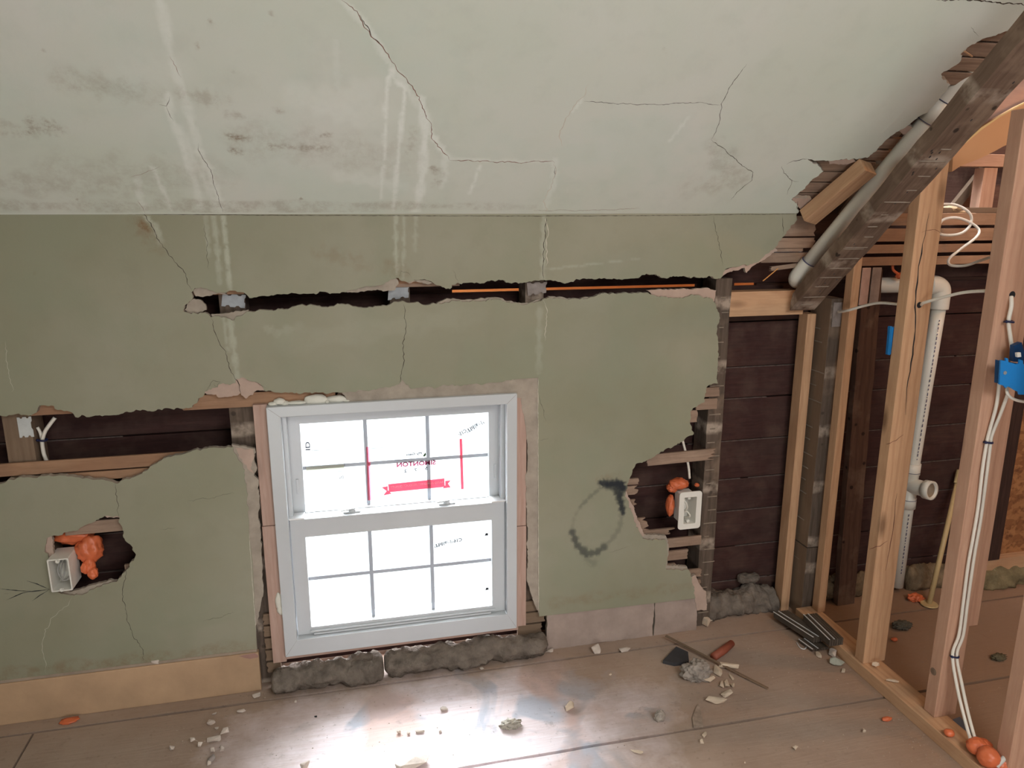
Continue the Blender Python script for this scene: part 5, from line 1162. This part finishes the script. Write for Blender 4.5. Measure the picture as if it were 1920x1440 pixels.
for i, (u, v, L, wd, ht, rot, lab, mt) in enumerate([
    (1331, 1275, .028, .011, .010, .35, 'cream stick-like plaster piece just below the grey clump', C2), (1362, 1283, .024, .009, .009, 1.25, 'cream plaster stick standing out left of the leaning pair', C2),
    (1354, 1284, .022, .008, .008, 1.0, 'pale plaster stick crossing right of the grey clump', C2), (1373, 1270, .018, .007, .007, 1.5, 'upper narrow plaster sliver under the thin strip', C2),
    (1374, 1286, .016, .009, .007, 1.3, 'lower short plaster sliver under the thin strip', C2), (1361, 1301, .028, .016, .010, .2, 'curled cream plaster flake in the middle of the debris trail', C2),
    (1342, 1315, .042, .012, .012, -.35, 'largest cream plaster stick, at the lower end of the debris trail', C2), (1347, 1259, .030, .026, .010, .6, 'flat cream plaster plate touching the grey clump', C2),
    (1368, 1250, .052, .012, .012, -.5, 'pale curved shell lying along the thin dark strip', C2), (1172, 1218, .028, .012, .007, .2, 'oval plaster crumb on the floor seam right of the window', CHUNK),
    (1121, 1218, .034, .020, .014, .4, 'jagged plaster lump on the floor right of the window insulation', CHUNK), (1030, 1221, .020, .010, .006, .1, 'small flat crumb near the right base plaster', CHUNK),
    (1325, 1168, .022, .018, .020, .5, 'broken plaster corner standing under the torn base', C2), (1334, 1162, .022, .010, .008, .3, 'pale plaster flake beside the broken corner', C2),
    (1570, 1240, .036, .026, .014, -.3, 'grey-green plaster lump by the bottom plate', m_plain('grey_green_chunk', (.34, .34, .28), .9, .2)), (1534, 1228, .022, .009, .010, 1.3, 'small pale drip-shaped piece below the dark strips', C2),
    (1582, 1258, .015, .009, .006, .7, 'little crumb below the grey-green lump', C2), (1561, 1226, .024, .016, .012, .9, 'grey pebble against the bottom plate', CHUNK),
    (1068, 1325, .024, .016, .016, 1.2, 'standing plaster crumb on the worn floor, middle right', C2), (832, 1330, .014, .011, .008, .5, 'small brown crumb on the bright worn floor', CHUNK),
    (788, 1372, .018, .012, .005, .1, 'flat white chip on the bright worn floor', CHUNK), (765, 1376, .010, .008, .005, .1, 'round chip left of the flat white chip', CHUNK),
    (748, 1373, .010, .009, .008, .6, 'dark-edged crumb in the bright worn floor', CHUNK), (826, 1372, .008, .007, .007, .3, 'pointed crumb right of the flat white chip', CHUNK),
    (775, 1433, .060, .022, .016, .2, 'long white plaster chunk at the bottom edge of the view', CHUNK), (571, 1434, .016, .014, .014, 1.0, 'dark crumb at the bottom edge left of the white chunk', CHUNK),
    (322, 1403, .012, .012, .012, 1.0, 'leftmost white crumb of the scatter below the baseboard', CHUNK), (362, 1391, .010, .009, .009, .2, 'round crumb second from left of the scatter', CHUNK),
    (376, 1403, .011, .009, .009, .5, 'flat-topped crumb in the lower scatter', CHUNK), (394, 1355, .017, .012, .010, .5, 'slanted chip highest in the scatter below the baseboard', CHUNK),
    (401, 1387, .024, .010, .010, .15, 'brick-shaped piece in the middle of the scatter', CHUNK), (421, 1375, .020, .010, .011, .5, 'bright elongated chip at the right of the scatter', CHUNK),
    (417, 1405, .012, .011, .012, .8, 'cubic crumb right of centre in the scatter', CHUNK), (399, 1409, .008, .008, .010, .3, 'pointed crumb below the brick-shaped piece', CHUNK),
    (396, 1424, .016, .012, .012, .9, 'dark grey crumb at the foot of the scatter', m_plain('grey_crumb', (.30, .26, .24), .9, .3)), (392, 1431, .010, .010, .010, .2, 'white crumb lowest in the scatter', CHUNK),
    (407, 1366, .010, .008, .006, .2, 'thin chip between the slanted and the bright chip', CHUNK), (402, 1338, .010, .007, .005, .2, 'round chip just under the floor seam at the left', CHUNK),
    (452, 1333, .016, .010, .006, .2, 'pale flake cluster piece at the floor seam below the baseboard end', CHUNK), (482, 1304, .018, .012, .006, .3, 'flat flake on the floor in front of the baseboard end', CHUNK),
    (554, 1316, .008, .007, .006, .3, 'tiny white bead right of the baseboard end', CHUNK), (592, 1344, .007, .006, .005, .3, 'tiny crumb under the left insulation roll', BLACK),
    (904, 1254, .012, .009, .006, .1, 'tan crumb on the floor seam under the window', CHUNK), (1316, 1391, .010, .010, .010, .3, 'small white pebble right of the split floor board end', C2),
    (1321, 1378, .014, .009, .006, .3, 'tan flake beside the floor seam at the lower middle', C2), (1619, 1372, .010, .009, .009, .3, 'white pebble on the floor near the bottom plate', C2),
    (1492, 1404, .012, .009, .007, .6, 'pale pebble at the lower right of the floor', C2), (1397, 1430, .008, .006, .005, .9, 'very small pale chip at the bottom edge, right of middle', C2),
    (1194, 1410, .024, .008, .004, -.6, 'thin curled flake on the lower floor', C2), (1672, 1276, .024, .012, .006, -.5, 'cream flake lying on the bottom plate', C2),
    (1640, 1250, .020, .010, .008, .2, 'sawdust crumb on the bottom plate at the foot of the split stud', C2), (1144, 1265, .008, .006, .005, .2, 'white bead on the floor right of the window', C2),
    (289, 1248, .018, .012, .010, .1, 'white crumb resting on the left baseboard', CHUNK)]):
    shard(u, v, (L, wd, ht), 300+i, lab, mt, rot, z=.038 if 'on the bottom plate' in lab else (.1282 if 'left baseboard' in lab else 0))
last = [o for o in COL.objects if o.get('label') == 'white crumb resting on the left baseboard'][0]; last.location = Vector((PY(289, 1250, 0).x, .004, .1282))
last.location.y = .004
# fine grit nobody could count
V, F = [], []; r = random.Random(77)
for cx, cy_, sx, sy_, n in ((1.02, -.22, .16, .10, 120), (-.42, -.14, .10, .08, 110), (.1, -.3, .5, .15, 90), (1.45, -.5, .12, .2, 110), (-.30, -.02, .05, .02, 60), (1.25, -.3, .3, .2, 80), (1.9, -.4, .3, .3, 80), (1.46, -.72, .04, .12, 90)):
    for _ in range(n):
        x, y, s = r.gauss(cx, sx), r.gauss(cy_, sy_), r.uniform(.0008, .0026)
        if y > -.01 or (1.49 < x < 1.58): continue
        k = len(V); a = r.uniform(0, 6)
        V += [(x+cos(a+q*2.1)*s*r.uniform(.6, 1.3), y+sin(a+q*2.1)*s*r.uniform(.6, 1.3), .0004) for q in range(3)]+[(x, y, s*.9)]
        F += [(k, k+1, k+3), (k+1, k+2, k+3), (k+2, k, k+3), (k, k+2, k+1)]
gr = mk('floor_grit', V, F, m_plain('grit', (.36, .29, .23), .95, .5, 200)); tag(gr, 'fine plaster grit scattered over the floor boards', 'grit', kind='stuff')
T(blob('insulation_clump', PF(1305, 1258, .022), (.044, .032, .036), m_plain('grey_clump', (.30, .26, .225), 1, .3, 40, 1, .006), seed=41, amp=.32, freq=1.7, sub=5, flatz=.0005), 'crumpled grey insulation clump in the middle of the floor debris', 'insulation')
T(blob('insulation_clump', PF(1237, 1344, .012), (.014, .010, .018), m_plain('grey_wad', (.33, .29, .25), 1, .3, 60, 1, .004), seed=42, amp=.35, freq=1.8, sub=4, flatz=.0005), 'small upright grey wad on the floor below the debris', 'insulation')
T(blob('insulation_clump', PF(957, 1358, .008), (.026, .014, .010), m_plain('pale_wad', (.45, .41, .35), 1, .25, 60, 1, .004), seed=43, amp=.7, freq=3, sub=4, flatz=.0005), 'fuzzy pale wad on the worn floor below the window', 'insulation')
T(blob('insulation_clump', PF(1690, 1172, .012), (.03, .02, .012), m_plain('dark_wad', (.10, .09, .07), 1, .25, 60, 1, .004), seed=44, amp=.5, freq=3, sub=4, flatz=.0005), 'dark wad on the floor beyond the split stud', 'insulation')
T(blob('insulation_clump', PF(1873, 1232, .008), (.024, .014, .008), m_plain('olive_wad', (.12, .10, .06), 1, .25, 60, 1, .004), seed=45, amp=.5, freq=3, sub=4, flatz=.0005), 'small dark wad on the floor right of the cable stud', 'insulation')
ka, kb = PF(1248, 1199, .006), PF(1440, 1291, .003)
T(bar('thin_strip', ka+Vector((0, 0, .014)), kb, .008, .004, OLDS, bev=.0005), 'long thin dark wood strip lying across the debris', 'wood strip')
T(prism('dark_shard', [PF(u, v, .012) for u, v in [(1243, 1238), (1268, 1212), (1290, 1222), (1292, 1240), (1265, 1243)]], (0, 0, -.0115), m_plain('black_shard', (.045, .045, .05), .6, .2)), 'black flat shard poking out left of the grey clump', 'shard')
T(tube('red_brown_tube', [PF(1338, 1232, .012), PF(1358, 1218, .012), PF(1372, 1206, .012)], [.0125, .013, .011], BRICK, None, 14, False), 'red-brown curled tube behind the thin strip', 'tube')
T(prism('floor_splinter', [PF(u, v, .0005) for u, v in [(1300, 1365), (1298, 1348), (1306, 1326), (1310, 1322), (1316, 1345), (1318, 1364)]], (0, 0, .005), m_plain('splintered_wood', (.30, .23, .18), .9, .4, 30, .8, .004)), 'splintered broken end of floor board below the debris', 'splinter')
T(prism('blue_card', [PF(u, v, .001) for u, v in [(1786, 1350), (1800, 1345), (1832, 1382), (1815, 1382), (1800, 1370)]], (0, 0, .002), m_plain('slate_blue_card', (.12, .14, .19), .6, .1)), 'slate blue flat scrap on the floor behind the bottom plate', 'scrap')
# bundles of dark ribbed strips
def strips(a, b, wdir, n, pitch, th, label, edge, ribs=True, h0=.012):
    """flat strips lying side by side, pale edges on the near ones"""
    A = Vector(a); B = Vector(b); g = T(empty('strip_bundle', A), label, 'strips'); W = Vector(wdir).normalized()
    for k in range(n):
        A2 = A+W*pitch*k; B2 = B+W*pitch*k
        bar('strip', A2, B2, pitch*.8, th, DARKRIB, g, bev=.0006)
    for k in edge:
        off = W*(pitch*(k-.5)); bar('bright_edge', A+off+Vector((0, 0, th*.55)), B+off+Vector((0, 0, th*.55)), .0028, .002, SILVER, g, bev=0)
    return g
S0, S1 = PF(1452, 1152, .028), PF(1527, 1200, .028); wd_ = (PF(1500, 1146, .028)-PF(1452, 1152, .028))
strips(S0, S1, wd_, 6, .0095, .020, 'dark ribbed strips with two bright edges, piled by the pale stud', (0, 2))
S0, S1 = PF(1500, 1200, .010), PF(1526, 1219, .010); strips(S0, S1, wd_, 6, .010, .008, 'short lower dark strips under the front pile', (0, 2))
S0, S1 = PF(1508, 1158, .050), PF(1557, 1206, .050); strips(S0, S1, wd_, 6, .0085, .024, 'black ribbed strips leaning against the bottom plate', (0, 2))
T(tube('wire_loop', [PF(1494, 1205, .002), PF(1500, 1214, .003), PF(1508, 1217, .003), PF(1512, 1213, .002)], .0018, SILVER, None, 6), 'small grey wire loop beside the dark strips', 'wire')
